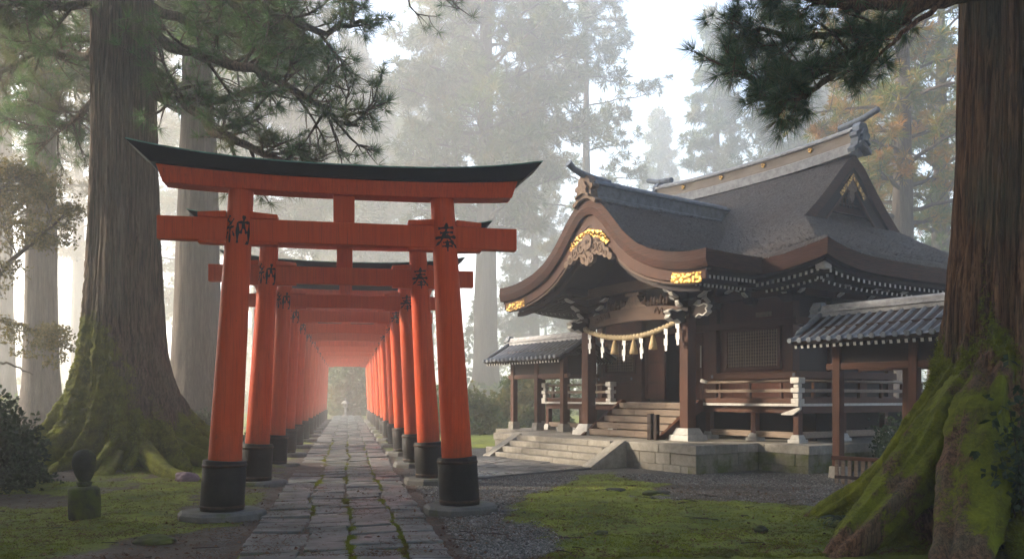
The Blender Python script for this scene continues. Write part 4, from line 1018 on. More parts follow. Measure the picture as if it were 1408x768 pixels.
# veranda ------------------------------------------------------
VX0, VX1, VY = -9.30, .62, 2.60
fl = MB()
k = 0; x = VX0
while x < VX1-.01:
    w = min(.19, VX1-x); fl.box(x+.002, x+w-.002, VY, WY0+.02, VZ-.05, VZ+.003*math.sin(k*2.1)); x += w; k += 1
y = WY0+.03
while y < 9.2: fl.box(WX1+.0, VX1, y+.002, y+.188, VZ-.05, VZ+.003*math.sin(y*7)); y += .19
y = WY0+.03
while y < 9.2: fl.box(VX0, WX0, y+.002, y+.188, VZ-.05, VZ); y += .19
fl.build("veranda_floor", M['wood_weathered'], hall)
MB().box(VX0-.012, VX1+.012, VY-.028, VY-.002, VZ-.055, VZ+.004).box(VX1+.001, VX1+.027, VY-.001, 9.2, VZ-.055, VZ+.004).build("veranda_edge", M['white'], hall)
bm_ = MB().box(VX0+.1, VX1-.08, VY+.10, VY+.24, VZ-.22, VZ-.052).box(VX1-.22, VX1-.08, VY+.25, 9.1, VZ-.22, VZ-.053); bm_.build("veranda_joist", M['wood_h'], hall, .01)
legs = [(VX1-.15, VY+.17), (-.75, VY+.17), (-2.2, VY+.17), (-5.95, VY+.17), (-7.4, VY+.17), (VX0+.17, VY+.17), (VX1-.15, 4.4), (VX1-.15, 6.1), (VX1-.15, 7.8)]
for x, y in legs:
    MB().box(x-.075, x+.075, y-.075, y+.075, .76, VZ-.22).build("veranda_leg", M['wood'], hall, .01)
    MB().box(x-.16, x+.16, y-.16, y+.16, .596, .68).box(x-.13, x+.13, y-.13, y+.13, .68, .78, taper=.035).build("leg_base", M['white_stone'], hall, .01)
for q in ((-2.2, VX1-.2, VY+.11, VY+.23), (VX0+.2, -5.95, VY+.11, VY+.23), (VX1-.21, VX1-.09, VY+.3, 9)): MB().box(*q, .70, .84).build("sill_beam", M['wood_weathered'], hall, .01)
MB().box(VX0+.3, VX1-.5, WY0, WY0+.05, .59, VZ-.06).box(VX1-1.0, VX1-.95, WY0+.06, 9, .59, VZ-.06).build("crawl_boarding", M['wood_shaded'], hall)
# curved bracket under the veranda corner
MB().prism([(VX1+.02, VZ-.06), (VX1+.02, VZ-.13), (VX1-.18, VZ-.26), (VX1-.50, VZ-.26), (VX1-.50, VZ-.23)], VY+.02, VY+.09).build("corner_bracket", M['white'], hall, .008)
def railing(p, q, posts, start_knob=False, end_knob=False):
    """three rails, posts between them, on the veranda edge"""
    p, q = Vector((*p, 0)), Vector((*q, 0)); d = (q-p).normalized(); L = (q-p).length
    top = MB().tube([p+Vector((0, 0, VZ+.52)), q+Vector((0, 0, VZ+.52))], .035, 10); r0 = top.build("railing", M['wood_weathered'], hall)
    mid = MB().bar(p+Vector((0, 0, VZ+.30)), q+Vector((0, 0, VZ+.30)), .06, .075); mid.build("middle_rail", M['wood_weathered'], r0, .006)
    bot = MB().bar(p+Vector((0, 0, VZ+.065)), q+Vector((0, 0, VZ+.065)), .09, .12); bot.build("bottom_rail", M['wood_h'], r0, .006)
    for k in range(posts):
        c = p+d*(L*(k+.5)/posts)
        MB().box(c.x-.04, c.x+.04, c.y-.04, c.y+.04, VZ+.126, VZ+.262).box(c.x-.03, c.x+.03, c.y-.03, c.y+.03, VZ+.338, VZ+.49).build("baluster", M['wood_h'], r0, .005)
def knob_post(x, y):
    mb = MB()
    for z0, z1, w in ((0.0, .12, .11), (.12, .25, .075), (.25, .36, .115), (.36, .46, .07), (.46, .60, .12)): mb.box(x-w, x+w, y-w, y+w, VZ+z0+.001, VZ+z1-.001)
    mb.build("railing_corner", M['white'], hall, .02)
ry = VY+.10
railing((-2.24, ry), (VX1-.10, ry), 3); railing((VX0+.10, ry), (-5.98, ry), 4); railing((VX1-.10, ry+.12), (VX1-.10, 9.0), 7)
knob_post(VX1-.10, ry); knob_post(VX0+.10, ry); knob_post(-5.98, ry)
for e in ((-2.30, ry, VZ+.52),): MB().tube([(e[0]-.12, ry, e[2]+.05), (e[0]+.1, ry, e[2])], [.05, .04], 10).build("rail_tip", M['white'], hall)
# wooden steps between the posts
SX0, SX1 = -5.22, -2.30
for i in range(5):
    z = .60+(VZ-.60)*(i+1)/5-.002; y0 = 1.22+.27*i
    st = MB(); xs = [SX0+.06, SX0+.9+.1*(i % 2), SX0+1.9-.15*(i % 2), SX1-.06]
    for a, b in zip(xs[:-1], xs[1:]): st.box(a+.002, b-.002, y0, y0+.30, z-.155, z)
    st.build("stair_step", M['wood_weathered'], hall, .008)
for x in (SX0, SX1):
    MB().prism([(1.0, .602), (1.25, .602), (2.58, 1.30), (2.58, VZ+.06), (2.45, VZ+.08)], x-.055, x+.055, 'x').build("stair_stringer", M['wood_h'], hall, .01)
MB().box(SX0+.1, SX1-.1, 2.2, 2.25, .602, VZ-.2).build("stair_backing", M['wood_shaded'], hall)
for x in (-2.02, -1.93): pass
MB().box(-2.46, -2.33, .86, .99, .599, 1.24).box(-2.28, -2.17, .90, 1.01, .599, 1.22).build("newel_post", M['wood_dark'], hall, .012)

# ------------------------------------------------------------------ sacred rope with streamers and tassels
def rope_pt(t):
    x = PX[0]+.05+(PX[1]-PX[0]-.05)*t; return Vector((x, PY-.20, 3.50-.34*(1-(2*t-1)**2)+.03*t))
rope = thing("sacred_rope", "thick twisted straw rope hanging between the two porch posts", "rope", A0, AANG)
mb = MB(); N = 90
for ph in (0, 2.094, 4.189):
    pts = []
    for i in range(N+1):
        t = i/N; c = rope_pt(t); a = ph+t*60; pts.append(c+Vector((0, math.cos(a), math.sin(a)))*.034)
    mb.tube(pts, [.046*(.72+.28*math.sin(math.pi*i/N)) for i in range(N+1)], 7)
mb.build("twisted_rope", M['rope'], rope)
kn = MB()
for t in (0, 1):
    c = rope_pt(t); kn.tube([c+Vector((-.05, 0, -.03)), c, c+Vector((.05, .12, .04))], [.05, .075, .05], 10)
kn.build("rope_knot", M['rope'], rope)
def shide(t, label, g="white zigzag paper streamers on the straw rope"):
    c = sh(*rope_pt(t)); mb = MB(); w, h = .105, .160
    o = bpy.data.objects.new("paper_streamer", None)
    z = -.03; x = -w/2; tilt = random.uniform(-.08, .08)
    for k in range(4):
        y0 = .03*(k % 2); y1 = .03*((k+1) % 2); zz = z-h
        mb.box(x, x+w, -.003, .003, zz, z, 0, Matrix.Translation((0, -.02-.012*k, 0)) @ Matrix.Rotation((-1)**k*.30, 4, 'Z') @ Matrix.Rotation(tilt, 4, 'Y'))
        x += (.05 if k % 2 == 0 else -.03); z = zz+.025
    mb.box(-.006, .006, -.023, -.017, -.05, .03)
    o = mb.build("paper_streamer", M['paper']); o.location = c; o.rotation_euler = (0, 0, AANG); tag(o, label, "streamer", g)
def tassel(t, label):
    c = sh(*rope_pt(t)); o = MB().lathe([(.02, .02), (.038, -.03), (.030, -.08), (.055, -.14), (.098, -.32), (.112, -.43), (.10, -.435)], 18).build("straw_tassel", M['tassel'])
    o.location = c; o.rotation_euler = (0, 0, AANG); tag(o, label, "tassel", "straw tassels on the rope")
for t, l in ((.07, "white paper streamer next to the left porch post"), (.21, "white paper streamer between the left post's streamer and the first tassel"), (.45, "white paper streamer between the first and second straw tassels"),
             (.62, "white paper streamer between the second and third straw tassels"), (.86, "white paper streamer just right of the third straw tassel"), (.965, "white paper streamer beside the right porch post")): shide(t, l)
for t, l in ((.345, "straw tassel nearest the left porch post"), (.545, "middle straw tassel on the sacred rope"), (.735, "straw tassel nearest the right porch post")): tassel(t, l)

# ------------------------------------------------------------------ roofed corridors with grey tiles
def corridor(label, x0, x1, rb_, ez, rz, posts, back, pz0, beam_z):
    """ridge along local x from x0..x1; ridge at y=rb_, eaves 1.1 m either side"""
    W = 1.12
    root = thing("roofed_corridor", label, "corridor", A0, AANG, "tiled corridors beside the shrine")
    def hz(d): return ez+(rz-ez)*((1-d/W)**1.15)
    top = MB()
    for sg in (-1, 1):
        d = np.linspace(0, W, 14); n = int((x1-x0)/.02); xs = np.linspace(x0, x1, n)
        pitch = .235; ph = (xs-x0)/pitch*2*math.pi
        corr = .045*np.maximum(np.cos(ph), -.25)
        gx, gd = np.meshgrid(xs, d, indexing='ij'); gz = hz(gd)+corr[:, None]+.012*np.mod(gd*7, 1)[...]*0
        step = .014*(1-np.mod(gd/.16, 1)); gz = gz+step*0+.03
        top.grid(np.stack([gx, rb_+sg*gd, gz], -1), 0)
    o = top.build("tile_roof", M['tile'], root, fix=False)
    un = MB()
    for sg in (-1, 1):
        un.add([(x0+.02, rb_, hz(0)-.05), (x1-.02, rb_, hz(0)-.05), (x1-.02, rb_+sg*(W-.04), hz(W)-.05), (x0+.02, rb_+sg*(W-.04), hz(W)-.05),
                (x0+.02, rb_, hz(0)+.02), (x1-.02, rb_, hz(0)+.02), (x1-.02, rb_+sg*(W-.01), hz(W)+.005), (x0+.02, rb_+sg*(W-.01), hz(W)+.005)], [(0, 1, 2, 3), (4, 7, 6, 5), (2, 6, 7, 3), (0, 3, 7, 4), (1, 5, 6, 2)])
    un.build("roof_boarding", M['wood_dark'], root)
    for sg in (-1, 1):
        ends = MB(); x = x0
        while x < x1:
            ends.tube([(x, rb_+sg*(W-.05), hz(W)+.035), (x, rb_+sg*(W+.022), hz(W)+.035)], .055, 10); x += .235
        ends.build("end_tile_row", M['tile'], root)
    vg = MB()
    for x in (x0, x1):
        for sg in (-1, 1):
            vg.tube([(x, rb_+sg*dd, hz(dd)+.07) for dd in np.linspace(0, W+.02, 8)], .065, 8); 
    vg.build("verge_tile", M['tile'], root)
    rg = MB().box(x0-.02, x1+.02, rb_-.13, rb_+.13, rz-.04, rz+.05).box(x0-.04, x1+.04, rb_-.16, rb_+.16, rz+.051, rz+.08).box(x0-.02, x1+.02, rb_-.10, rb_+.10, rz+.081, rz+.13); rg.tube([(x0-.05, rb_, rz+.15), (x1+.05, rb_, rz+.15)], .075, 10)
    rg.build("ridge_tile", [M['ridge_cap']], root, .008)
    for x, s in ((x0, -1), (x1, 1)): oni(root, 'x', (x+s*.02, rb_, rz+.02), s, .22, .34, M['tile'], "ridge_end_tile", False)
    raf = MB(); x = x0+.08
    tips = []
    while x < x1-.05:
        for sg in (-1, 1):
            raf.bar((x, rb_+sg*(W-.10), hz(W)-.095), (x, rb_+sg*.15, hz(.15)-.095), .05, .06, 0)
            raf.bar((x, rb_+sg*(W-.088), hz(W)-.098), (x, rb_+sg*(W-.098), hz(W)-.096), .056, .066, 1)
        x += .152
    tag(raf.build("rafter_row", [M['wood_dark'], M['white']], root), kind='stuff')
    for sy in (-1, 1):
        for x in (posts if sy < 0 else back):
            y = rb_+sy*.56
            MB().box(x-.085, x+.085, y-.085, y+.085, pz0+.24, ez+.18).build("post", M['wood'], root, .01)
            MB().box(x-.15, x+.15, y-.15, y+.15, pz0-.05, pz0+.25, taper=.02).build("post_base", M['granite'], root, .015)
        MB().box(posts[0]-.25, posts[-1]+.25, rb_+sy*.56-.06, rb_+sy*.56+.06, beam_z, beam_z+.13).build("tie_beam", M['wood_h'], root, .008)
        MB().box(posts[0]-.4, posts[-1]+.4, rb_+sy*.56-.075, rb_+sy*.56+.075, ez+.18, ez+.32).build("wall_plate", M['wood_dark'], root, .008)
        MB().box(posts[0], posts[-1], rb_+sy*.56-.02, rb_+sy*.56+.02, beam_z+.13, ez+.18).build("upper_panel", M['wood_dark'], root)
    for x in (posts[0], posts[-1]): MB().prism([(rb_-.56, ez+.32), (rb_+.56, ez+.32), (rb_, rz-.10)], x-.03, x+.03, 'x').build("gable_panel", M['wood_dark'], root)
    return root
corridor("grey tiled open corridor on wooden posts behind the great mossy tree, right of the shrine", 1.40, 8.2, 2.42, 2.78, 3.40, [2.16, 3.80, 5.4, 7.0], [3.0, 4.6, 6.4], -.02, 2.20)
corridor("small grey tiled side corridor left of the shrine porch, near the pale trunk", -11.1, -6.9, 2.62, 2.80, 3.42, [-10.1, -8.75, -7.40], [-10.1, -8.75, -7.40], .59, 2.22)

# ------------------------------------------------------------------ foliage helpers
def norm(a): return a/np.maximum(np.linalg.norm(a, axis=-1, keepdims=True), 1e-9)
def tufts(C, D, k, L, w, spread=.9, bias=1.0, droop=0.0, rng=RNG, lead=.08, quad=False):
    """k narrow blades bursting from every centre C around direction D"""
    C, D = np.asarray(C, float), norm(np.asarray(D, float)); n = len(C)
    d = norm(D[:, None]*bias+rng.normal(size=(n, k, 3))*spread)
    Ls = L*rng.uniform(.65, 1.1, (n, k, 1))*rng.uniform(.75, 1.2, (n, 1, 1))
    side = norm(np.cross(d, rng.normal(size=(n, k, 3))))*w*.5*rng.uniform(.7, 1.2, (n, k, 1))
    base = C[:, None]+d*Ls*lead; tip = base+d*Ls; tip[..., 2] -= droop*Ls[..., 0]
    if quad:
        mid = base+(tip-base)*.5; mid[..., 2] += .06*Ls[..., 0]
        V = np.stack([base, mid+side, tip, mid-side], 2).reshape(-1, 3); Fq = np.arange(len(V)).reshape(-1, 4)
    else:
        V = np.stack([base-side, base+side, tip], 2).reshape(-1, 3); Fq = np.arange(len(V)).reshape(-1, 3)
    return V, Fq
def joinVF(parts):
    Vs, Fs, o = [], [], 0
    for V, Fq in parts: Vs.append(V); Fs.append(Fq+o); o += len(V)
    return np.concatenate(Vs), np.concatenate(Fs)
def tubes_np(lines, n=6):
    """lines: list of (points (m,3), radii (m)) -> quads"""
    parts = []
    for P, R in lines:
        P = np.asarray(P, float); R = np.asarray(R, float); d = norm(np.gradient(P, axis=0))
        up = np.where(np.abs(d[:, 2:3]) < .9, np.array([[0, 0, 1.0]]), np.array([[0, 1.0, 0]])); r = norm(np.cross(d, up)); u = np.cross(r, d)
        a = np.linspace(0, 2*np.pi, n, endpoint=False)
        V = P[:, None]+(r[:, None]*np.cos(a)[None, :, None]+u[:, None]*np.sin(a)[None, :, None])*R[:, None, None]
        parts.append((V.reshape(-1, 3), grid_faces(len(P), n, True)))
    return joinVF(parts)
def polyline(pts, m=14, wob=0.0, rng=RNG):
    """smooth curve through control points"""
    pts = np.asarray(pts, float); t = np.linspace(0, len(pts)-1, m); i = np.clip(t.astype(int), 0, len(pts)-2); f = (t-i)[:, None]
    p0, p1, p2, p3 = pts[np.maximum(i-1, 0)], pts[i], pts[i+1], pts[np.minimum(i+2, len(pts)-1)]
    q = .5*(2*p1+(p2-p0)*f+(2*p0-5*p1+4*p2-p3)*f**2+(3*p1-p0-3*p2+p3)*f**3)
    if wob: q[1:-1] += rng.normal(size=(m-2, 3))*wob
    return q
def twigs(limb, r0, n, Lr, sub, rng, t0=.25, upb=.25, flat=.6, tip_tufts=True):
    """side twigs along a limb: returns tube lines, tuft centres and directions"""
    lines, C, D = [], [], []
    m = len(limb); seg = np.gradient(limb, axis=0)
    for i in range(n):
        t = t0+(1-t0)*(i+rng.uniform(0, 1))/n; k = min(m-1, int(t*(m-1))); p = limb[k]; d = norm(seg[k])
        rv = rng.normal(size=3)*np.array([1, 1, flat]); rv -= d*(rv@d)*.6
        v = norm(norm(rv)+d*.7+np.array([0, 0, upb])); L = rng.uniform(*Lr)*(1.15-.5*t)
        q = [p, p+v*L*.5+rng.normal(size=3)*L*.06, p+v*L+np.array([0, 0, .10*L])+rng.normal(size=3)*L*.07]
        P = polyline(q, 6); lines.append((P, np.linspace(r0*.32, r0*.10, 6)*(1.1-.4*t)))
        C.append(P[-1]); D.append(P[-1]-P[-3])
        for j in range(sub):
            s = rng.uniform(.35, .95); b = P[min(5, int(s*5))]; vv = norm(v+rng.normal(size=3)*.75+np.array([0, 0, .15])); l2 = L*rng.uniform(.22, .5)
            e = b+vv*l2; lines.append((polyline([b, (b+e)/2+rng.normal(size=3)*l2*.06, e], 4), np.linspace(r0*.12, r0*.05, 4)))
            C.append(e); D.append(vv)
    C.append(limb[-1]); D.append(limb[-1]-limb[-3])
    return lines, C, D

# ------------------------------------------------------------------ the two great cedars
def trunk_grid(base, H, r0, taper, lobes, flare, zs, nth, ridge, seed, lean=(0, 0), mossf=None):
    th = np.linspace(0, 2*np.pi, nth, endpoint=False); T, Z = np.meshgrid(th, zs)
    R = r0*(1-taper*np.clip(Z, 0, None)/H)
    zz = np.clip(Z, 0, None)
    for f, h in flare: R = R+f*np.exp(-zz/h)
    for (a0, w, amp, h, cap) in lobes:
        dd = (T-a0-.10*np.sin(zz*2+a0)-.10*fbm(zz*1.5, a0, seed, 2)+np.pi) % (2*np.pi)-np.pi
        e = cap*np.tanh(amp*np.exp(-zz/h)/cap); R = R+e*np.exp(-(dd/(w*(1+.55*zz/h)))**2)
    cx, cy = np.cos(T), np.sin(T)
    R = R+.11*r0*fbm(cx*1.6+seed, cy*1.6, Z*.25, 3)
    def groove(k, kz, sharp, o):                                # long furrows between the bark strips
        n = vnoise(cx*k+seed+o, cy*k-o, Z*kz+.6*fbm(cx*4+o, cy*4, Z*.5, 2)); return (1-np.minimum(1, np.abs(n)*sharp))**1.5
    R = R-ridge*(.95*groove(5, .10, 4.5, 0)+.75*groove(10, .20, 3.6, 4)+.40*groove(21, .45, 2.8, 9))
    R = R+ridge*.35*fbm(cx*20+seed, cy*20, Z*1.6, 3)
    lump = np.exp(-zz/1.5); R = R+.13*r0**.5*lump*fbm(cx*4.5+R*.6, cy*4.5, Z*2.0+seed, 4)
    X = base[0]+R*cx+lean[0]*Z; Y = base[1]+R*cy+lean[1]*Z
    G = np.stack([X, Y, Z+base[2]], -1)
    if mossf is None: return G
    W = mossf(G[..., 0], G[..., 1], G[..., 2])
    b = .035*W.clip(0, 1)*(.4+fbm(X*13, Y*13, Z*13, 4)*2.6)           # cushions of moss stand proud
    G[..., 0] += cx*b; G[..., 1] += cy*b
    return G, W
def root_tube(pts, rads, seed, n=28, m=60):
    P = polyline(pts, m); R = np.interp(np.linspace(0, 1, m), np.linspace(0, 1, len(rads)), rads)
    d = norm(np.gradient(P, axis=0)); up = np.array([[0, 0, 1.0]]); r = norm(np.cross(d, up)); u = np.cross(r, d)
    a = np.linspace(0, 2*np.pi, n, endpoint=False)
    q = np.arange(m)[:, None]*.11
    k = 1+.55*fbm(np.cos(a)*1.9+seed+0*q, np.sin(a)*1.9, q*.35+seed, 4)+.24*fbm(np.cos(a)*6+seed+0*q, np.sin(a)*6, q*.5, 3)+.10*fbm(np.cos(a)*9+0*q, np.sin(a)*9, q*5, 3)
    V = P[:, None]+(r[:, None]*np.cos(a)[None, :, None]+u[:, None]*np.sin(a)[None, :, None])*(R[:, None]*k)[..., None]
    return V.reshape(-1, 3), grid_faces(m, n, True)
def moss_on(G, wfun, count, rng, L=.05, w=.012, k=3):
    """moss tufts on a trunk grid"""
    r, c = G.shape[:2]
    dz = np.gradient(G, axis=0); dt = np.roll(G, -1, 1)-np.roll(G, 1, 1); N = norm(np.cross(dt, dz))
    area = np.linalg.norm(np.cross(dt*.5, dz), axis=-1)
    P = G.reshape(-1, 3); N = N.reshape(-1, 3); W = (wfun(P, N)*area.reshape(-1)).clip(0); W /= W.sum()
    i = rng.choice(len(P), count, p=W); j = P[i]+rng.normal(size=(count, 3))*.03; j = j-N[i]*.012-N[i]*((j-P[i])*N[i]).sum(-1, keepdims=True)
    return tufts(j, N[i]+np.array([0, 0, .25]), k, L, w, .8, 1.0, .1, rng)
def az(dx, dy): return math.atan2(dy, dx) % (2*math.pi)

def great_cedar_left():
    rng = np.random.default_rng(21); b = (LT.x, LT.y, 0.05)
    root = thing("great_cedar", "giant grey cedar with mossy flared roots left of the gates", "tree", (0, 0, 0), 0, "great cedars")
    zs = np.concatenate([np.linspace(-.35, 3.2, 150), np.linspace(3.2, 11, 150)[1:], np.linspace(11, 26, 50)[1:]])
    lob = [(az(-1, -.45), .12, 2.8, .75, 2.1), (az(-.75, -.9), .08, 1.8, .9, 1.2), (az(-.5, -1), .10, 2.5, .72, 1.7), (az(-.12, -1), .08, 1.9, .95, 1.2), (az(.25, -1), .09, 2.4, .75, 1.6), (az(.6, -1), .08, 2.0, .8, 1.3), (az(.95, -.75), .10, 2.7, .70, 2.1), (az(1, -.25), .12, 2.9, .72, 2.3), (az(1, .25), .12, 2.4, .70, 1.7), (az(1, .7), .2, 1.8, .5, 1.3), (az(-.2, 1), .2, 1.5, .5, 1.2), (az(-1, .35), .18, 2.0, .6, 1.5)]
    def mossf(x, y, z):
        n = fbm(x*1.1, y*1.1, z*.7, 4); ang = np.arctan2(y-LT.y, x-LT.x); lee = .5-.5*np.cos(ang)
        return sstep(3.2, .0, z-1.9*lee+2.0*n)*1.05+.16*sstep(6.5, 2, z)*lee
    G, W_ = trunk_grid(b, 26, .76, .45, lob, [(.22, 2.6), (.06, .5)], zs, 420, .078, 3.3, (-.006, 0), mossf)
    parts = [(G.reshape(-1, 3), grid_faces(G.shape[0], 420, True))]
    x0, y0 = LT.x, LT.y
    for pts, rad, sd_ in (([(x0+.8, y0-1.1, .60), (x0+1.7, y0-2.1, .22), (x0+2.5, y0-2.7, .06), (x0+3.3, y0-3.1, -.15)], [.20, .15, .11, .04], 1.1),
                          ([(x0+1.2, y0-.5, .62), (x0+2.3, y0-1.0, .24), (x0+3.3, y0-1.7, .06), (x0+4.0, y0-2.0, -.15)], [.20, .15, .10, .04], 2.1),
                          ([(x0-.8, y0-1.1, .55), (x0-1.6, y0-2.2, .20), (x0-2.2, y0-3.1, .04), (x0-2.6, y0-3.8, -.15)], [.20, .15, .11, .04], 3.4),
                          ([(x0+.3, y0-1.1, .50), (x0+.6, y0-2.2, .16), (x0+.4, y0-3.1, -.12)], [.17, .13, .05], 4.4),
                          ([(x0-.3, y0-1.1, .50), (x0-.5, y0-2.1, .16), (x0-.3, y0-2.8, .02), (x0-.4, y0-3.3, -.12)], [.16, .12, .08, .04], 6.4)):
        parts.append(root_tube(pts, rad, sd_))
    # limbs
    W = lambda *a: [tuple(at(*p)) for p in a]
    limbs = [(W((200, 120, 18.2), (222, 130, 17.9), (255, 140, 17.5), (300, 182, 17.0), (350, 205, 16.8), (395, 225, 16.6)), .17),
             (W((205, 40, 18.2), (250, 70, 17.7), (320, 88, 17.2), (400, 118, 16.8), (455, 160, 16.6), (490, 172, 16.4)), .14),
             (W((205, -30, 18.2), (280, -10, 17.5), (350, 15, 17.0), (430, 40, 16.6), (505, 30, 16.4)), .14),
             (W((205, -90, 18.2), (300, -80, 17.0), (400, -60, 16.2), (480, -20, 15.8)), .13),
             (W((205, 10, 18.4), (280, 40, 19.0), (340, 50, 19.6), (420, 80, 20.0)), .12),
             (W((150, 60, 18.4), (110, 80, 18.8), (60, 70, 19.2), (10, 95, 19.6), (-30, 120, 20)), .12),
             (W((150, -10, 18.2), (90, 10, 17.6), (40, 0, 17.2), (-20, 20, 17)), .12),
             (W((150, 110, 18.6), (120, 150, 19.0), (85, 175, 19.4), (60, 185, 19.8)), .10)]
    for k in range(20):                                        # the crown above
        z = 11.5+k*.70; a = k*2.4+.4; L = 7.2*(1-(k/28))*rng.uniform(.8, 1.1)
        p = np.array([LT.x, LT.y, z]); d = np.array([math.cos(a), math.sin(a), .0])
        limbs.append(([p, p+d*L*.4+[0, 0, .5], p+d*L*.8+[0, 0, .4], p+d*L+[0, 0, .3]], .12))
    lines, C, D = [], [], []
    for i, (pts, r) in enumerate(limbs):
        P = polyline(pts, 22, .03, rng); lines.append((P, np.linspace(r, r*.28, 22)))
        near = i < 8
        l, c, d = twigs(P, r, 26 if near else 16, (.7, 1.7) if near else (.9, 2.2), 7 if near else 3, rng, .26 if near else .3)
        lines += l; C += c; D += d
    parts.append(tubes_np(lines, 7))
    V, Fq = joinVF(parts); mesh_np("trunk", V, Fq, M['bark_left'], root, True, {"mossw": mossf(V[:, 0], V[:, 1], V[:, 2])})
    C, D = np.array(C), np.array(D); near = C[:, 2] < 14.5
    v1 = tufts(C[near], D[near]+[0, 0, .5], 48, .31, .010, .8, .75, .08, rng); v2 = tufts(C[~near], D[~near]+[0, 0, .5], 46, .70, .06, .8, .8, .05, rng)
    V, Fq = joinVF([v1, v2]); mesh_np("crown", V, Fq, M['pine'], root)
    def wf(P, N): return (mossf(P[:, 0], P[:, 1], P[:, 2])-.25).clip(0)*(.5+.8*N[:, 2].clip(-.4, 1))
    V, Fq = moss_on(G, wf, 15000, rng, .045, .012, 3); tag(mesh_np("moss", V, Fq, M['moss'], root), kind='stuff')
great_cedar_left()

def great_cedar_right():
    rng = np.random.default_rng(33); b = (RT.x, RT.y, 0.0)
    root = thing("great_cedar", "giant red-barked cedar with thick bright moss on its roots, at the right edge", "tree", (0, 0, 0), 0, "great cedars")
    zs = np.concatenate([np.linspace(-.4, 3.2, 230), np.linspace(3.2, 7.6, 170)[1:], np.linspace(7.6, 24, 40)[1:]])
    X, Y = RT.x, RT.y
    lob = [(az(-2.2, 1.5), .17, 1.6, .80, 1.1), (az(-2.7, .2), .10, 1.0, .50, .7), (az(-2.9, -.9), .14, 1.7, .72, 1.2), (az(-.95, -1.6), .15, 2.4, .70, 1.5), (az(1.2, -2), .22, 2.0, .7, 1.4), (az(1.5, .5), .3, 1.8, .7, 1.3), (az(.2, 1), .3, 1.6, .7, 1.3)]
    def mossf(x, y, z):
        n = fbm(x*1.0, y*1.0, z*.55+4, 4); ang = np.arctan2(y-Y, x-X); side = np.cos(ang-az(-2.4, .9)); r = np.hypot(x-X, y-Y)
        w = sstep(2.3, -.3, z-1.9*side+.8+3.8*n)+.10*side*sstep(5, 2, z)
        return w*(1-.75*sstep(2.3, 3.0, r+1.1*fbm(x*1.6, y*1.6, z, 3)))    # the root ends show bare red bark
    G, W_ = trunk_grid(b, 24, 1.0, .4, lob, [(.28, 1.5)], zs, 560, .075, 8.1, (.004, 0), mossf)
    parts = [(G.reshape(-1, 3), grid_faces(G.shape[0], 560, True))]
    W = lambda *a: [tuple(at(*p)) for p in a]
    for pts, rad, sd_ in ((W((1340, 510, 9.7), (1288, 575, 9.95), (1240, 634, 10.3), (1188, 680, 10.8), (1132, 708, 11.2), (1085, 735, 11.4)), [.26, .27, .23, .19, .13, .05], 1.3),
                          (W((1350, 530, 9.4), (1302, 592, 9.2), (1250, 662, 8.95), (1200, 716, 8.7), (1158, 758, 8.5), (1120, 800, 8.3)), [.28, .27, .24, .19, .13, .05], 2.6),
                          (W((1240, 640, 9.8), (1215, 682, 9.7), (1180, 712, 9.6), (1150, 738, 9.6)), [.20, .16, .11, .05], 5.2),
                          (W((1420, 400, 9.9), (1385, 500, 9.25), (1358, 570, 8.8), (1340, 650, 8.35), (1326, 735, 7.9), (1300, 840, 7.3), (1280, 900, 7.0)), [.20, .26, .30, .29, .24, .17, .06], 3.9)):
        parts.append(root_tube(pts, rad, sd_, 44, 90))
    limbs = [(W((1360, -15, 9.5), (1300, -2, 9.3), (1262, 6, 9.25), (1215, 42, 9.35), (1165, 78, 9.4), (1105, 108, 9.5), (1050, 112, 9.5), (1005, 92, 9.5)), .120, 30, (.3, .75)),
             (W((1262, 6, 9.25), (1190, 8, 9.0), (1130, 2, 8.9), (1080, -18, 8.8), (1040, -40, 8.8)), .07, 20, (.3, .7)),
             (W((1215, 42, 9.35), (1160, 45, 9.7), (1100, 52, 9.9), (1045, 40, 10.0), (1005, 52, 10.0)), .06, 24, (.3, .7)),
             (W((1165, 78, 9.4), (1140, 105, 9.2), (1100, 135, 9.1), (1060, 140, 9.1)), .05, 18, (.22, .5)),
             (W((1300, -30, 9.4), (1230, -45, 9.6), (1150, -50, 9.8), (1060, -60, 10)), .07, 22, (.3, .8)),
             (W((1300, -2, 9.3), (1255, 35, 9.0), (1215, 70, 8.8), (1185, 105, 8.7)), .035, 4, (.2, .4))]
    lines, C, D = [], [], []
    for pts, r, n, Lr in limbs:
        P = polyline(pts, 26, .012, rng); lines.append((P, np.linspace(r, r*.25, 26)))
        l, c, d = twigs(P, r*.6, n, Lr, 5, rng, .34, .12, .8); lines += l; C += c; D += d
    n_near = len(C)
    for k in range(16):
        z = 9.0+k*.85; a = k*2.4; L = 5.2*(1-(k/24))*rng.uniform(.8, 1.1)
        p = np.array([X, Y, z]); d = np.array([math.cos(a), math.sin(a), .0])
        P = polyline([p, p+d*L*.4+[0, 0, .5], p+d*L*.8+[0, 0, .4], p+d*L+[0, 0, .3]], 14, .03, rng); lines.append((P, np.linspace(.12, .04, 14)))
        l, c, dd = twigs(P, .12, 16, (.9, 2.0), 3, rng, .3); lines += l; C += c; D += dd
    parts.append(tubes_np(lines, 8))
    V, Fq = joinVF(parts); mesh_np("trunk", V, Fq, M['bark_right'], root, True, {"mossw": mossf(V[:, 0], V[:, 1], V[:, 2])})
    C, D = np.array(C), np.array(D)
    v1 = tufts(C[:n_near], D[:n_near]+[0, 0, .12], 62, .235, .0056, .68, .85, .07, rng); v2 = tufts(C[n_near:], D[n_near:]+[0, 0, .5], 40, .70, .07, .8, .8, .05, rng)
    V, Fq = joinVF([v1, v2]); mesh_np("crown", V, Fq, M['pine_near'], root)
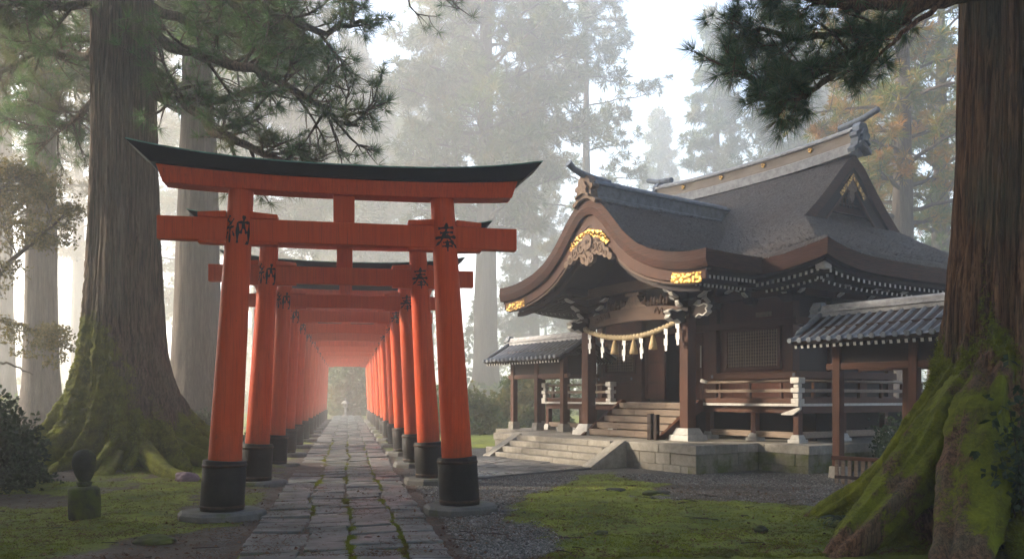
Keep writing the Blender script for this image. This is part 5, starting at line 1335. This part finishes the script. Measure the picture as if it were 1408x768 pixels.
    def wf(P, N): return (mossf(P[:, 0], P[:, 1], P[:, 2])-.3).clip(0)*(.45+.8*N[:, 2].clip(-.4, 1))*sstep(5.2, 3.5, P[:, 2])
    V, Fq = moss_on(G, wf, 60000, rng, .042, .008, 3)
    tag(mesh_np("moss", V, Fq, M['moss'], root), kind='stuff')
great_cedar_right()

# ------------------------------------------------------------------ other trees
def conifer_meshes(seed, H, r0, z0, R, nbr, k, L, w, shape='pine', subs=3, tw=9, droop=.0, mats=('bark_far', 'cedar'), tuftD=.5):
    """one mesh for the trunk and limbs, one for the crown; returns a builder of things"""
    rng = np.random.default_rng(seed)
    zs = np.linspace(-.4, H, 60); G = trunk_grid((0, 0, 0), H, r0, .86, [(i*1.05+seed, .4, r0*.7, .8, r0*.7) for i in range(6)], [(r0*.25, 2.0)], zs, 56, .045*r0*1.4, seed*1.7)
    lines, C, D = [], [], []
    for i in range(nbr):
        u = (i+rng.uniform(0, .8))/nbr; z = z0+(H*.97-z0)*u; a = i*2.399+rng.uniform(-.4, .4)
        if shape == 'cone': Lb = R*(1-u)**.8*rng.uniform(.75, 1.1)+.5
        elif shape == 'round': Lb = R*math.sqrt(max(.05, 1-(u*1.25-.28)**2/.98))*rng.uniform(.7, 1.1)
        else: Lb = R*(.62+.5*math.sin(3.0*u+.25))*rng.uniform(.55, 1.15)
        rise = rng.uniform(.02, .32)-droop*(1-u)
        d = np.array([math.cos(a), math.sin(a), 0]); p = np.array([0, 0, z])
        P = polyline([p, p+d*Lb*.35+[0, 0, rise*Lb*.45], p+d*Lb*.7+[0, 0, rise*Lb*.7], p+d*Lb+[0, 0, rise*Lb*.95]], 10, .02*Lb*.3, rng)
        lines.append((P, np.linspace(r0*.17, r0*.04, 10)*(1.1-.6*u)))
        l, c, dd = twigs(P, r0*.16, tw, (.12*Lb+.35, .34*Lb+.6), subs, rng, .28, .2, .5); lines += l; C += c; D += dd
    tv = joinVF([(G.reshape(-1, 3), grid_faces(60, 56, True)), tubes_np(lines, 5)])
    C, D = np.array(C), np.array(D); cv = tufts(C, D+[0, 0, tuftD], k, L, w, .8, .7, .08, rng, .05, quad=True)
    def mk(name, label, cat, loc, rz=0.0, group=None, scale=1.0, cm=None):
        t = thing(name, label, cat, loc, rz, group); t.scale = (scale,)*3
        a = mesh_np("trunk", tv[0], tv[1], M[mats[0]], t, True); b = mesh_np("crown", cv[0], cv[1], M[cm or mats[1]], t)
        return t
    return mk
FG = "tall trees fading into the mist"
mkA = conifer_meshes(5, 41, 1.00, 13.5, 7.6, 82, 24, .75, .085, 'pine', 4, 12)
mkB = conifer_meshes(6, 40, .62, 12.0, 5.6, 34, 24, .66, .08, 'pine', 3, 9)
mkC = conifer_meshes(8, 38, .70, 8.0, 4.6, 60, 20, .75, .085, 'cone', 3, 9, .15)
mkD = conifer_meshes(9, 27, .72, 9.5, 4.6, 40, 26, .50, .055, 'pine', 4, 10, mats=('bark_far', 'autumn'))
FAR = 1.38                                                      # the tall background trees stand well back in the mist
def base_at(px, Y): return Vector(((px-PCX)/F*Y, Y, -.05))
tA = mkA("pine_tree", "broad yellow-green pine rising behind the torii gates and the shrine porch", "tree", base_at(668, 62*FAR), .4, FG, FAR)
tB = mkB("pine_tree", "slender grey pine with sparse separate clumps above the porch ridge", "tree", base_at(806, 72*FAR), 1.0, FG, FAR)
tC = mkC("cedar_tree", "pale cone-shaped cedar behind the thatched roof's long ridge", "tree", base_at(985, 78*FAR), 0, FG, FAR)
tD = mkD("cedar_tree", "stout pale trunk with orange-tinged foliage behind the roof gable", "tree", base_at(1241, 40), .8, FG)
def cp(t, px, Y, rz, sc, label, cm=None):
    k = FAR if Y >= 60 else 1.0
    r = dup(t, base_at(px, Y*k), rz, label, sc*k)
    if cm:
        for ch in r.children:
            if ch.name.startswith("crown"): ch.data = ch.data.copy(); ch.data.materials[0] = M[cm]
    return r
cp(tD, 1294, 47, 2.2, 1.0, "thinner dark green cedar between the roof gable and the great right cedar", 'cedar')
cp(tD, 272, 28, 4.0, 1.12, "thick pale cedar trunk rising just behind the nearest gate's left pillar", 'pine')
cp(tB, 57, 27, 2.9, .86, "straight brown trunk in the glowing mist near the left edge", 'leaf_brown')
cp(tB, 6, 46, .3, .9, "slim trunk with bare arching limbs at the far left edge", 'leaf_brown')
cp(tB, 108, 62, 5.0, .9, "faint thin trunk in bright mist left of the great grey cedar", 'leaf_brown')
cp(tC, 906, 108, 1.3, 1.02, "ghostly pale rounded tree between the slender pine and the cone-shaped cedar")
cp(tA, 499, 98, 2.3, .95, "ghostly broad pine in the mist above the middle of the torii gates")
cp(tB, 590, 88, 3.9, .95, "ghostly thin pine left of the broad yellow-green pine")
cp(tC, 205, 70, .9, 1.0, "misty cedar showing between the great grey cedar and the trunk behind it")
cp(tC, 735, 90, 2.0, .95, "misty cedar standing between the broad pine and the slender grey pine")
cp(tC, 1070, 66, 3.0, .95, "misty green cedar behind the ridge under the overhanging pine bough")
cp(tA, 1150, 84, 5.1, .9, "misty broad tree half hidden by the overhanging pine bough")
cp(tC, 447, 88, 4.4, .9, "misty cedar at the far end of the torii path, left of the stone lantern")
cp(tC, 489, 80, 2.6, .95, "misty cedar at the far end of the torii path, right of the stone lantern")
cp(tA, 360, 64, 1.1, .82, "misty pine whose crown shows just left of the gates' centre strut")

# small-leaved tree on the left
def leafy_tree():
    rng = np.random.default_rng(61)
    root = thing("maple_tree", "small-leaved olive brown tree spreading from the left edge in front of misty trunks", "tree")
    W = lambda *a: [tuple(at(*p)) for p in a]
    limbs = [(W((-70, 600, 21), (-60, 460, 21), (-20, 400, 20.6), (20, 355, 20.2), (60, 320, 20), (95, 290, 19.8)), .11),
             (W((-60, 470, 21), (-30, 500, 20.5), (10, 500, 20.3), (45, 515, 20.2)), .06),
             (W((-60, 430, 21), (-20, 340, 21.2), (20, 290, 21.4), (50, 255, 21.4)), .08),
             (W((-60, 440, 21), (0, 440, 20.5), (50, 455, 20.3), (90, 465, 20.2)), .06),
             (W((-60, 400, 21), (-40, 300, 20.5), (0, 260, 20), (30, 240, 20)), .08)]
    lines, C, D = [], [], []
    for i, (pts, r) in enumerate(limbs):
        P = polyline(pts, 22, .02, rng); lines.append((P, np.linspace(r, r*.2, 22)))
        if i == 1: continue
        l, c, d = twigs(P, r*.6, 26 if i != 3 else 14, (.35, 1.0), 6, rng, .40, .1, .55); lines += l; C += c; D += d
    V, Fq = tubes_np(lines, 7); mesh_np("trunk", V, Fq, M['bark_dark'], root, True)
    C, D = np.array(C), np.array(D); C2 = np.repeat(C, 5, 0)+rng.normal(size=(len(C)*5, 3))*[.16, .16, .07]
    V, Fq = tufts(C2, np.repeat(D, 5, 0), 6, .075, .05, 1.1, .3, .1, rng, .3, quad=True); mesh_np("crown", V, Fq, M['leaf_brown'], root)
leafy_tree()

def shrub(name, label, loc, r, h, n, leaf, mat='leaf_dark', seed=1, group=None):
    rng = np.random.default_rng(seed); t = thing(name, label, "shrub", loc, 0, group)
    d = norm(rng.normal(size=(n, 3))); d[:, 2] = np.abs(d[:, 2])*1.0-.12; rad = rng.uniform(.72, 1.0, (n, 1))*(1+.22*fbm(d[:, 0]*2.5+seed, d[:, 1]*2.5, d[:, 2]*2.5, 3))[:, None]
    big = 1+.75*fbm(d[:, 0]*1.6+seed*3, d[:, 1]*1.6, d[:, 2]*1.6, 3)[:, None]; rad = rad*big*rng.uniform(.6, 1.08, (n, 1))
    C = d*rad*np.array([r, r, h]); V, Fq = tufts(C, d+[0, 0, .3], 5, leaf, leaf*.55, .8, .8, .05, rng, .1, quad=True); mesh_np("leaves", V, Fq, M[mat], t)
    lines = []
    for i in range(14):
        e = C[rng.integers(0, n)]*.9; lines.append((polyline([(0, 0, -.1), e*.5+[0, 0, .1*h], e], 7), np.linspace(.03, .008, 7)*h))
    V, Fq = tubes_np(lines, 5); mesh_np("stems", V, Fq, M['bark_dark'], t, True)
    return t
SG = "dark evergreen shrubs"
shrub("shrub", "large dark glossy shrub at the left edge beside the mossy cedar roots", (-9.35, 14.6, .1), 1.35, 1.60, 5200, .11, seed=2, group=SG)
shrub("shrub", "rounded dark shrub behind the nearest gate's left pillar", (-9.2, 24.3, .1), 1.0, 1.35, 3000, .10, seed=3, group=SG)
shrub("shrub", "grey green shrub by the thick trunk behind the second gate", (-7.3, 24.0, .0), .75, .9, 1800, .09, seed=4, group=SG)
shrub("shrub", "small rounded shrub behind the tiled corridor's posts at the right", sh(2.15, 4.2), .72, 1.25, 2400, .075, seed=5, group=SG)
shrub("shrub", "low misty bush on the grass left of the tiled side corridor", (-2.2, 37, 0), 1.7, 2.0, 2200, .22, 'cedar', 6, SG)
shrub("shrub", "broad misty bush right of the pale trunk, behind the side corridor", (.6, 41, 0), 2.6, 2.9, 2800, .26, 'cedar', 7, SG)
shrub("shrub", "misty bush in the far left glow under the thin trunk", (-19.5, 33, 0), 2.2, 1.5, 2200, .2, 'cedar', 8, SG)

shrub("shrub", "dim tall thicket closing the far end of the torii path on the right", base_at(497, 76), 2.6, 7.5, 3800, .42, 'cedar', 9, SG)
shrub("shrub", "dim tall thicket closing the far end of the torii path on the left", base_at(436, 86), 3.6, 9.0, 3800, .46, 'cedar', 10, SG)
shrub("shrub", "low dim thicket behind the stone lantern at the path's far end", base_at(470, 112), 6.0, 11.0, 4200, .6, 'cedar', 11, SG)

# far wood: trees that read as one misty mass, plus unseen trees added for shade
def wood_and_shade_trees():
    rng = np.random.default_rng(77); parts = []; C, D = [], []; C2, D2 = [], []; lines = []
    for i in range(120):
        a = rng.uniform(-1.05, 1.05); Y = rng.uniform(115, 210); X = math.tan(a)*Y*.9
        if abs(X-(-.1965*Y)) < 5 and Y < 120: continue
        H = rng.uniform(15, 27); z0 = rng.uniform(2, 8); R = rng.uniform(2.6, 4.6)
        lines.append((np.array([[X, Y, -1], [X, Y, H*.5], [X, Y, H]]), np.array([.55, .4, .08])))
        m = 110; u = rng.uniform(0, 1, m); aa = rng.uniform(0, 6.28, m); rr = R*(1-u)**.7*rng.uniform(.5, 1.05, m)+.3
        C.append(np.stack([X+np.cos(aa)*rr, Y+np.sin(aa)*rr, z0+(H-z0)*u], -1)); D.append(np.stack([np.cos(aa), np.sin(aa), .3+0*aa], -1))
    spots = [(-9, 3), (-7, -4), (4.5, -5), (8.5, 1.5), (11.5, 6.5), (-14, 8), (-12, -6), (10, -9), (-6, -12), (16, 1), (-17, 1), (-15.5, 12), (-21, 9), (14.5, 11.5), (18, 18.5), (-10, -11)]
    for (X, Y) in spots:                                        # unseen trees beside and behind the viewer, added to darken the foreground
        H = rng.uniform(24, 30); z0 = rng.uniform(8.5, 10.5); R = rng.uniform(4.8, 6.2); lines.append((np.array([[X, Y, -1], [X, Y, H*.5], [X, Y, H]]), np.array([.5, .4, .08])))
        m = 620; u = rng.uniform(0, 1, m)**1.3; aa = rng.uniform(0, 6.28, m); rr = R*(1-u)**.6*np.sqrt(rng.uniform(.08, 1.1, m))+.3
        C2.append(np.stack([X+np.cos(aa)*rr, Y+np.sin(aa)*rr, z0+(H-z0)*u], -1)); D2.append(np.stack([np.cos(aa), np.sin(aa), .3+0*aa], -1))
    for (X, Y, zz0, R) in [(-13, 3.5, 1.5, 4.2), (-14.5, 8.5, 1.5, 4.0), (-17, 13, 1.5, 4.2), (-12, -2, 1.5, 4.5), (-21, 16, 1.5, 3.6)]:  # unseen low trees on the left, added to block the sun near the viewer
        m = 520; u = rng.uniform(0, 1, m); aa = rng.uniform(0, 6.28, m); rr = R*(1-u*.6)*np.sqrt(rng.uniform(.08, 1.0, m)); lines.append((np.array([[X, Y, -1], [X, Y, 5], [X, Y, 10]]), np.array([.3, .2, .05])))
        C2.append(np.stack([X+np.cos(aa)*rr, Y+np.sin(aa)*rr, zz0+9.5*u], -1)); D2.append(np.stack([np.cos(aa), np.sin(aa), .3+0*aa], -1))
    for i in range(150):                                        # undergrowth
        a = rng.uniform(-1.05, 1.05); Y = rng.uniform(70, 150); X = math.tan(a)*Y*.9
        if abs(X-(-.1965*Y)) < 4.5: continue
        m = 26; d = norm(rng.normal(size=(m, 3))); C.append(np.array([X, Y, .8])+d*np.array([2.6, 2.6, 1.8])*rng.uniform(.7, 1.2)); D.append(d)
    C, D = np.concatenate(C), np.concatenate(D); V, Fq = tufts(C, D, 9, 1.1, .42, .9, .6, .1, rng, .05, quad=True)
    V, Fq = joinVF([(V, Fq), tufts(np.concatenate(C2), np.concatenate(D2), 34, .75, .15, .9, .6, .1, rng, .05, quad=True)])
    t = tubes_np(lines, 6); V, Fq = joinVF([(V, Fq), t]); tag(mesh_np("far_forest_and_shade_trees", V, Fq, M['cedar']), "far wood of misty trees behind the gates and the shrine, with unseen shade trees added round the viewer", "forest", kind='stuff')
wood_and_shade_trees()

# ------------------------------------------------------------------ small things on the ground
def stone_figure():
    p = gnd(116, 714); t = thing("stone_figure", "small weathered stone figure on a mossy block in front of the left cedar", "statue", (p.x, p.y, gz1(p.x, p.y)-.02), .3)
    mb = MB(); n, m = 40, 30; P = [[None]*(n+1) for _ in range(m+1)]
    for i in range(m+1):
        ph = math.pi*i/m; zz = -math.cos(ph)
        for k in range(n+1):
            a = 2*math.pi*(k % n)/n; q = 1+.16*float(fbm(math.cos(a)*1.7+3, math.sin(a)*1.7, zz*1.5, 4))
            w = math.sin(ph)**.8*(.80+.26*zz-.10*max(0, zz)**3)                    # narrow foot, broad worn head
            front = max(0, math.cos(a+1.25))**6                                    # what is left of a face
            w *= 1+front*(.10*math.exp(-((zz-.30)/.10)**2)-.09*math.exp(-((zz-.12)/.09)**2)+.07*math.exp(-((zz+.10)/.12)**2)-.07*math.exp(-((zz+.30)/.08)**2))
            P[i][k] = (.175*q*w*math.cos(a), .160*q*w*math.sin(a), .70+.235*zz)
    mb.grid(P, 0)
    mb.build("worn_figure", M['moss_stone'], t)
    b = MB().lathe([(.17, -.06), (.20, 0), (.205, .22), (.19, .40), (.15, .44)], 14); 
    for i, v in enumerate(b.v): q = 1+.10*float(fbm(v[0]*5, v[1]*5, v[2]*5, 3)); b.v[i] = (v[0]*q, v[1]*q, v[2])
    b.lathe([(.08, .43), (.10, .50)], 10); b.build("block", M['moss_stone'], t)
stone_figure()
def rock(label, loc, s, seed, mat='moss_stone', group=None):
    bm = bmesh.new(); bmesh.ops.create_icosphere(bm, subdivisions=4, radius=1)
    co = np.array([v.co[:] for v in bm.verts]); k = 1+.55*fbm(co[:, 0]*1.2+seed, co[:, 1]*1.2, co[:, 2]*1.2, 4)
    for v, q, c in zip(bm.verts, k, co): v.co = (c[0]*q*s[0], c[1]*q*s[1], c[2]*q*s[2])
    me = bpy.data.meshes.new("rock"); bm.to_mesh(me); bm.free(); me.polygons.foreach_set("use_smooth", [True]*len(me.polygons)); me.materials.append(M[mat])
    o = bpy.data.objects.new("rock", me); COL.objects.link(o); o.location = (loc[0], loc[1], gz1(loc[0], loc[1])+s[2]*.15); tag(o, label, "rock", group)
M['purple'] = m_stone("purple_stone", (0.10, 0.065, 0.085), (0.22, 0.15, 0.19), 0.0, 0.7)
g_ = gnd(258, 668); rock("purple grey rock at the end of the left cedar's roots", g_, (.22, .16, .13), 1, 'purple')
for (px, py), s, l, sd_ in (((902, 680), (.22, .16, .06), "flat grey stone at the top edge of the bright moss", 3), ((846, 676), (.16, .12, .05), "flat pale stone in the moss left of the bare earth", 5), ((1045, 735), (.09, .07, .05), "small dark stone in the middle of the bright moss", 6),
                            ((828, 737), (.08, .06, .05), "small brown stone in the moss near the gravel", 7), ((1170, 702), (.12, .10, .08), "mossy stone beside the fern at the right cedar's root", 8), ((1245, 752), (.13, .09, .05), "flat grey stone between the right cedar's roots", 9), ((215, 745), (.20, .14, .08), "dark lumpy stone in the moss at the lower left", 10)):
    rock(l, gnd(px, py), s, sd_)

def low_fence():
    a = sh(2.72, .95); b = sh(3.55, 1.1)
    t = thing("low_fence", "low dark wooden fence with slats beside the corridor's front post", "fence", a, math.atan2((b-a).y, (b-a).x)); L = (b-a).length
    MB().box(-.05, L+.05, -.05, .05, .44, .51).build("top_rail", M['wood_h'], t, .008); MB().box(0, L, -.02, .02, .08, .14).build("bottom_rail", M['wood_dark'], t, .005)
    for k in range(7): x = .04+k*(L-.08)/6; MB().box(x-.035, x+.035, -.018, .018, -.05, .438).build("slat", M['wood_weathered'], t, .004)
low_fence()

def fern(label, loc, n, L, seed, mat='leaf_dark', up=.8):
    rng = np.random.default_rng(seed); parts = []
    for i in range(n):
        a = 2*math.pi*i/n+rng.uniform(-.3, .3); d = np.array([math.cos(a), math.sin(a), 0]); l = L*rng.uniform(.7, 1.1)
        P = polyline([(0, 0, 0), d*l*.4+[0, 0, l*.45*up], d*l*.8+[0, 0, l*.40*up], d*l+[0, 0, l*.15*up]], 16); s = np.cross(d, [0, 0, 1.0])
        for k in range(2, 16):
            w = l*.22*math.sin(math.pi*(k/16)**.7)+.01; t = P[k]-P[k-1]
            for sg in (-1, 1):
                p = P[k]; e = p+s*sg*w+t*1.2-np.array([0, 0, w*.25]); m = (p+e)/2
                parts.append((np.array([p-t*.45, m-t*.5, e, m+t*.6]), np.array([[0, 1, 2, 3]])))
    V, Fq = joinVF(parts); o = mesh_np("fern", V, Fq, M[mat]); o.location = loc; tag(o, label, "fern")
g_ = gnd(1162, 728); fern("dark fern between the moss and the right cedar's root", (g_.x, g_.y, .06), 13, .32, 1)
g_ = gnd(1190, 722); fern("smaller fern tucked against the right cedar's root", (g_.x, g_.y, .08), 10, .24, 2)
def ivy(label, c, size, n, seed):
    rng = np.random.default_rng(seed); C = np.array(c)+rng.normal(size=(n, 3))*np.array(size); V, Fq = tufts(C, rng.normal(size=(n, 3))+[-.5, -.5, .5], 4, .10, .055, .7, .8, .2, rng, .1, quad=True)
    st = [(polyline([np.array(c)+[0, 0, -1.2], C[i]*.5+(np.array(c)+[0, 0, -.6])*.5, C[i]], 6), np.full(6, .006)) for i in range(0, n, 14)]
    t = thing("trailing_plant", label, "plant"); mesh_np("leaves", V, Fq, M['leaf_dark'], t); v = tubes_np(st, 5); mesh_np("stems", v[0], v[1], M['bark_dark'], t, True)
ivy("dark leafy plant climbing the right cedar at the picture's right edge", at(1415, 650, 7.9), (.17, .15, .42), 230, 3)

def stone_lantern(px, Y, sc):
    b = base_at(px, Y); t = thing("stone_lantern", "pale stone lantern in the mist at the end of the torii path", "lantern", (b.x, b.y, 0)); t.scale = (sc,)*3
    MB().lathe([(.45, -.1), (.45, .15), (.36, .25), (.15, .3), (.13, 1.1), (.2, 1.2), (.36, 1.28), (.36, 1.36)], 6, smooth=False).build("pedestal", M['granite'], t)
    fb = MB()
    for k in range(4): a = math.pi/4+k*math.pi/2; fb.box(.24*math.cos(a)-.05, .24*math.cos(a)+.05, .24*math.sin(a)-.05, .24*math.sin(a)+.05, 1.36, 1.75)
    fb.build("fire_box", M['granite'], t); MB().lathe([(.62, 1.75), (.55, 1.85), (.22, 2.1), (.08, 2.2), (.1, 2.35), (.02, 2.5)], 6, smooth=False).build("roof", M['granite'], t)
stone_lantern(475, 70, .62)
b = base_at(506, 58); o = MB().tube([(b.x, b.y, -.1), (b.x+.12, b.y, 2.0), (b.x+.25, b.y, 3.6)], [.14, .12, .09], 10).build("leaning_post", M['wood_weathered']); tag(o, "pale leaning wooden post beside the farthest torii gate", "post")

# gravel pebbles, moss blades, leaves
def scatter():
    rng = np.random.default_rng(91)
    n = 90000; px = rng.uniform(560, 1160, n); Y = 8.6+(rng.uniform(0, 1, n)**1.5)*9.5; x = (px-PCX)/F*Y
    m, g = moss_gravel(x, Y); keep = rng.uniform(0, 1, n) < (g*(1-m)-.25)*1.4; x, Y = x[keep][:30000], Y[keep][:30000]; z = gheight(x, Y)
    k = len(x); oc = np.array([(1, 0, 0), (-1, 0, 0), (0, 1, 0), (0, -1, 0), (0, 0, 1), (0, 0, -1)], float); of = np.array([(0, 2, 4), (2, 1, 4), (1, 3, 4), (3, 0, 4), (2, 0, 5), (1, 2, 5), (3, 1, 5), (0, 3, 5)])
    S = rng.uniform(.006, .017, (k, 1, 1))*np.where(rng.uniform(size=(k, 1, 1)) < .10, 1.9, 1.0)*rng.uniform(.6, 1.3, (k, 1, 3))*np.array([1, 1, .7]); jit = oc[None]+rng.normal(size=(k, 6, 3))*.22; a = rng.uniform(0, 6.28, k)
    V = jit*S; R = np.stack([np.cos(a), -np.sin(a), np.sin(a), np.cos(a)], -1).reshape(k, 2, 2); V[..., :2] = np.einsum('kij,kvj->kvi', R, V[..., :2])
    V += np.stack([x, Y, z+.003], -1)[:, None]
    Fq = (of[None]+(np.arange(k)*6)[:, None, None]).reshape(-1, 3)
    tag(mesh_np("gravel", V.reshape(-1, 3), Fq, M['gravel']), "loose grey gravel around the gates and in front of the shrine", "gravel", kind='stuff')
    # moss
    n = 160000; px = rng.uniform(-20, 1428, n); Y = 8.4+(rng.uniform(0, 1, n)**1.7)*11; x = (px-PCX)/F*Y
    m, g = moss_gravel(x, Y); keep = (rng.uniform(0, 1, n) < (m-.3)*1.3)&(fbm(x*2.2, Y*2.2, 9, 3) > -.16); x, Y = x[keep], Y[keep]; z = gheight(x, Y)
    parts = [tufts(np.stack([x, Y, z-.004], -1), np.tile([[0, 0, 1.0]], (len(x), 1)), 4, .026, .006, .7, .9, .1, rng)]
    # moss in the joints of the path
    n = 60000; u = -3.4+(rng.uniform(0, 1, n)**1.8)*22; cols = np.array([-.50, .04, .60]); ci = rng.integers(0, 3, n); v = cols[ci]+.16*fbm(u*.55, (ci+1)*7.3, 1.7, 3)+rng.normal(size=n)*.034
    P = np.array(P0)[None]+np.array(PD)[None]*u[:, None]+np.array(PN)[None]*v[:, None]; kk = fbm(P[:, 0]*1.3, P[:, 1]*1.3, 3.3, 3) > .0; P = P[kk]; P[:, 2] = .008
    parts.append(tufts(P, np.tile([[0, 0, 1.0]], (len(P), 1)), 3, .030, .008, .8, .9, .1, rng))
    V, Fq = joinVF(parts); tag(mesh_np("moss", V, Fq, M['moss']), "bright green moss carpet with joints of the stone path grown over", "moss", kind='stuff')
    # leaves and twigs
    n = 900; px = rng.uniform(0, 1400, n); Y = 8.5+(rng.uniform(0, 1, n)**1.4)*9; x = (px-PCX)/F*Y; u, v = path_uv(x, Y); kp = (np.abs(v) > .2); x, Y = x[kp], Y[kp]; z = gheight(x, Y)+.018+np.where(np.abs(v[kp]) < 1.1, .03, 0)
    V, Fq = tufts(np.stack([x, Y, z], -1), rng.normal(size=(len(x), 3))*[1, 1, .12], 1, .055, .030, .15, 1, .1, rng, .1, quad=True)
    tag(mesh_np("fallen_leaves", V, Fq, M['fallen']), "brown fallen leaves and bits scattered over moss and gravel", "fallen leaves", kind='stuff')
scatter()
def litter():
    rng = np.random.default_rng(123); n = 22000
    px = rng.uniform(-20, 1420, n); Y = 8.5+(rng.uniform(0, 1, n)**1.6)*10; x = (px-PCX)/F*Y; keep = fbm(x*1.1, Y*1.1, 5.5, 3)+rng.normal(size=n)*.12 > .02; x, Y = x[keep], Y[keep]; u, v = path_uv(x, Y)
    z = gheight(x, Y)+.016+np.where(np.abs(v) < 1.1, .032, 0); a, b = site_uv(x, Y); ok = ~((a > -8.2)&(a < 1.5)&(b > -1.1)); x, Y, z = x[ok], Y[ok], z[ok]
    d = rng.normal(size=(len(x), 3))*[1, 1, .06]; p1 = tufts(np.stack([x, Y, z], -1), d, 2, .075, .006, .5, 1, 0, rng, 0)
    lines = []
    for i in range(90):
        p = rng.uniform(0, 1400); yy = rng.uniform(8.6, 15); c = np.array([(p-PCX)/F*yy, yy, 0]); uu, vv = path_uv(c[0], c[1])
        if abs(vv) < 1.2: continue
        c[2] = gz1(c[0], c[1])+.02; L = rng.uniform(.10, .38); ang = rng.uniform(0, 6.28); d = np.array([math.cos(ang), math.sin(ang), .04])*L
        lines.append((polyline([c, c+d*.5+rng.normal(size=3)*.02*[1, 1, .3], c+d], 6), np.linspace(.007, .003, 6)))
    p2 = tubes_np(lines, 5); p1 = (p1[0], np.concatenate([p1[1], p1[1][:, 2:3]], 1)) if False else p1
    tag(mesh_np("needle_litter", p1[0], p1[1], M['fallen']), "brown fallen needles lying over moss, gravel and paving", "needle litter", kind='stuff')
    tag(mesh_np("dead_twigs", p2[0], p2[1], M['bark_dark']), "dead twigs scattered on the moss and gravel", "twigs", kind='stuff')
litter()
def moss_bed():
    """soil and moss lying in the joints of the path"""
    n, m = 400, 16; u = np.linspace(-9.6, 62, n); v = np.linspace(-1.06, 1.06, m); gu, gv = np.meshgrid(u, v, indexing='ij')
    P = np.array(P0)[None, None]+np.array(PD)*gu[..., None]+np.array(PN)*gv[..., None]; P[..., 2] = .004+.006*fbm(P[..., 0]*6, P[..., 1]*6, 1.1, 2)
    one = np.full(n*m, .50)+.8*fbm(P[..., 0]*1.3, P[..., 1]*1.3, 3.3, 3).ravel()
    tag(mesh_np("path_bed", P.reshape(-1, 3), grid_faces(n, m), M['ground'], smooth=True, attrs={"moss": one, "gravel": one*0}), kind='structure')
moss_bed()

# ------------------------------------------------------------------ mist: one even volume round everything
def haze():
    m = bpy.data.materials.new("haze"); m.use_nodes = True; t = m.node_tree; t.nodes.clear()
    v = t.nodes.new("ShaderNodeVolumePrincipled"); o = t.nodes.new("ShaderNodeOutputMaterial"); t.links.new(v.outputs[0], o.inputs['Volume'])
    v.inputs['Color'].default_value = (0.97, 0.97, 0.97, 1); v.inputs['Density'].default_value = FOG_DENSITY; v.inputs['Anisotropy'].default_value = 0.6
    G = 5.0*math.sinh(5.08)+40
    ob = MB().box(-G, G, -G, G, -1.6, 60).build("haze", m); tag(ob, kind='stuff')
haze()
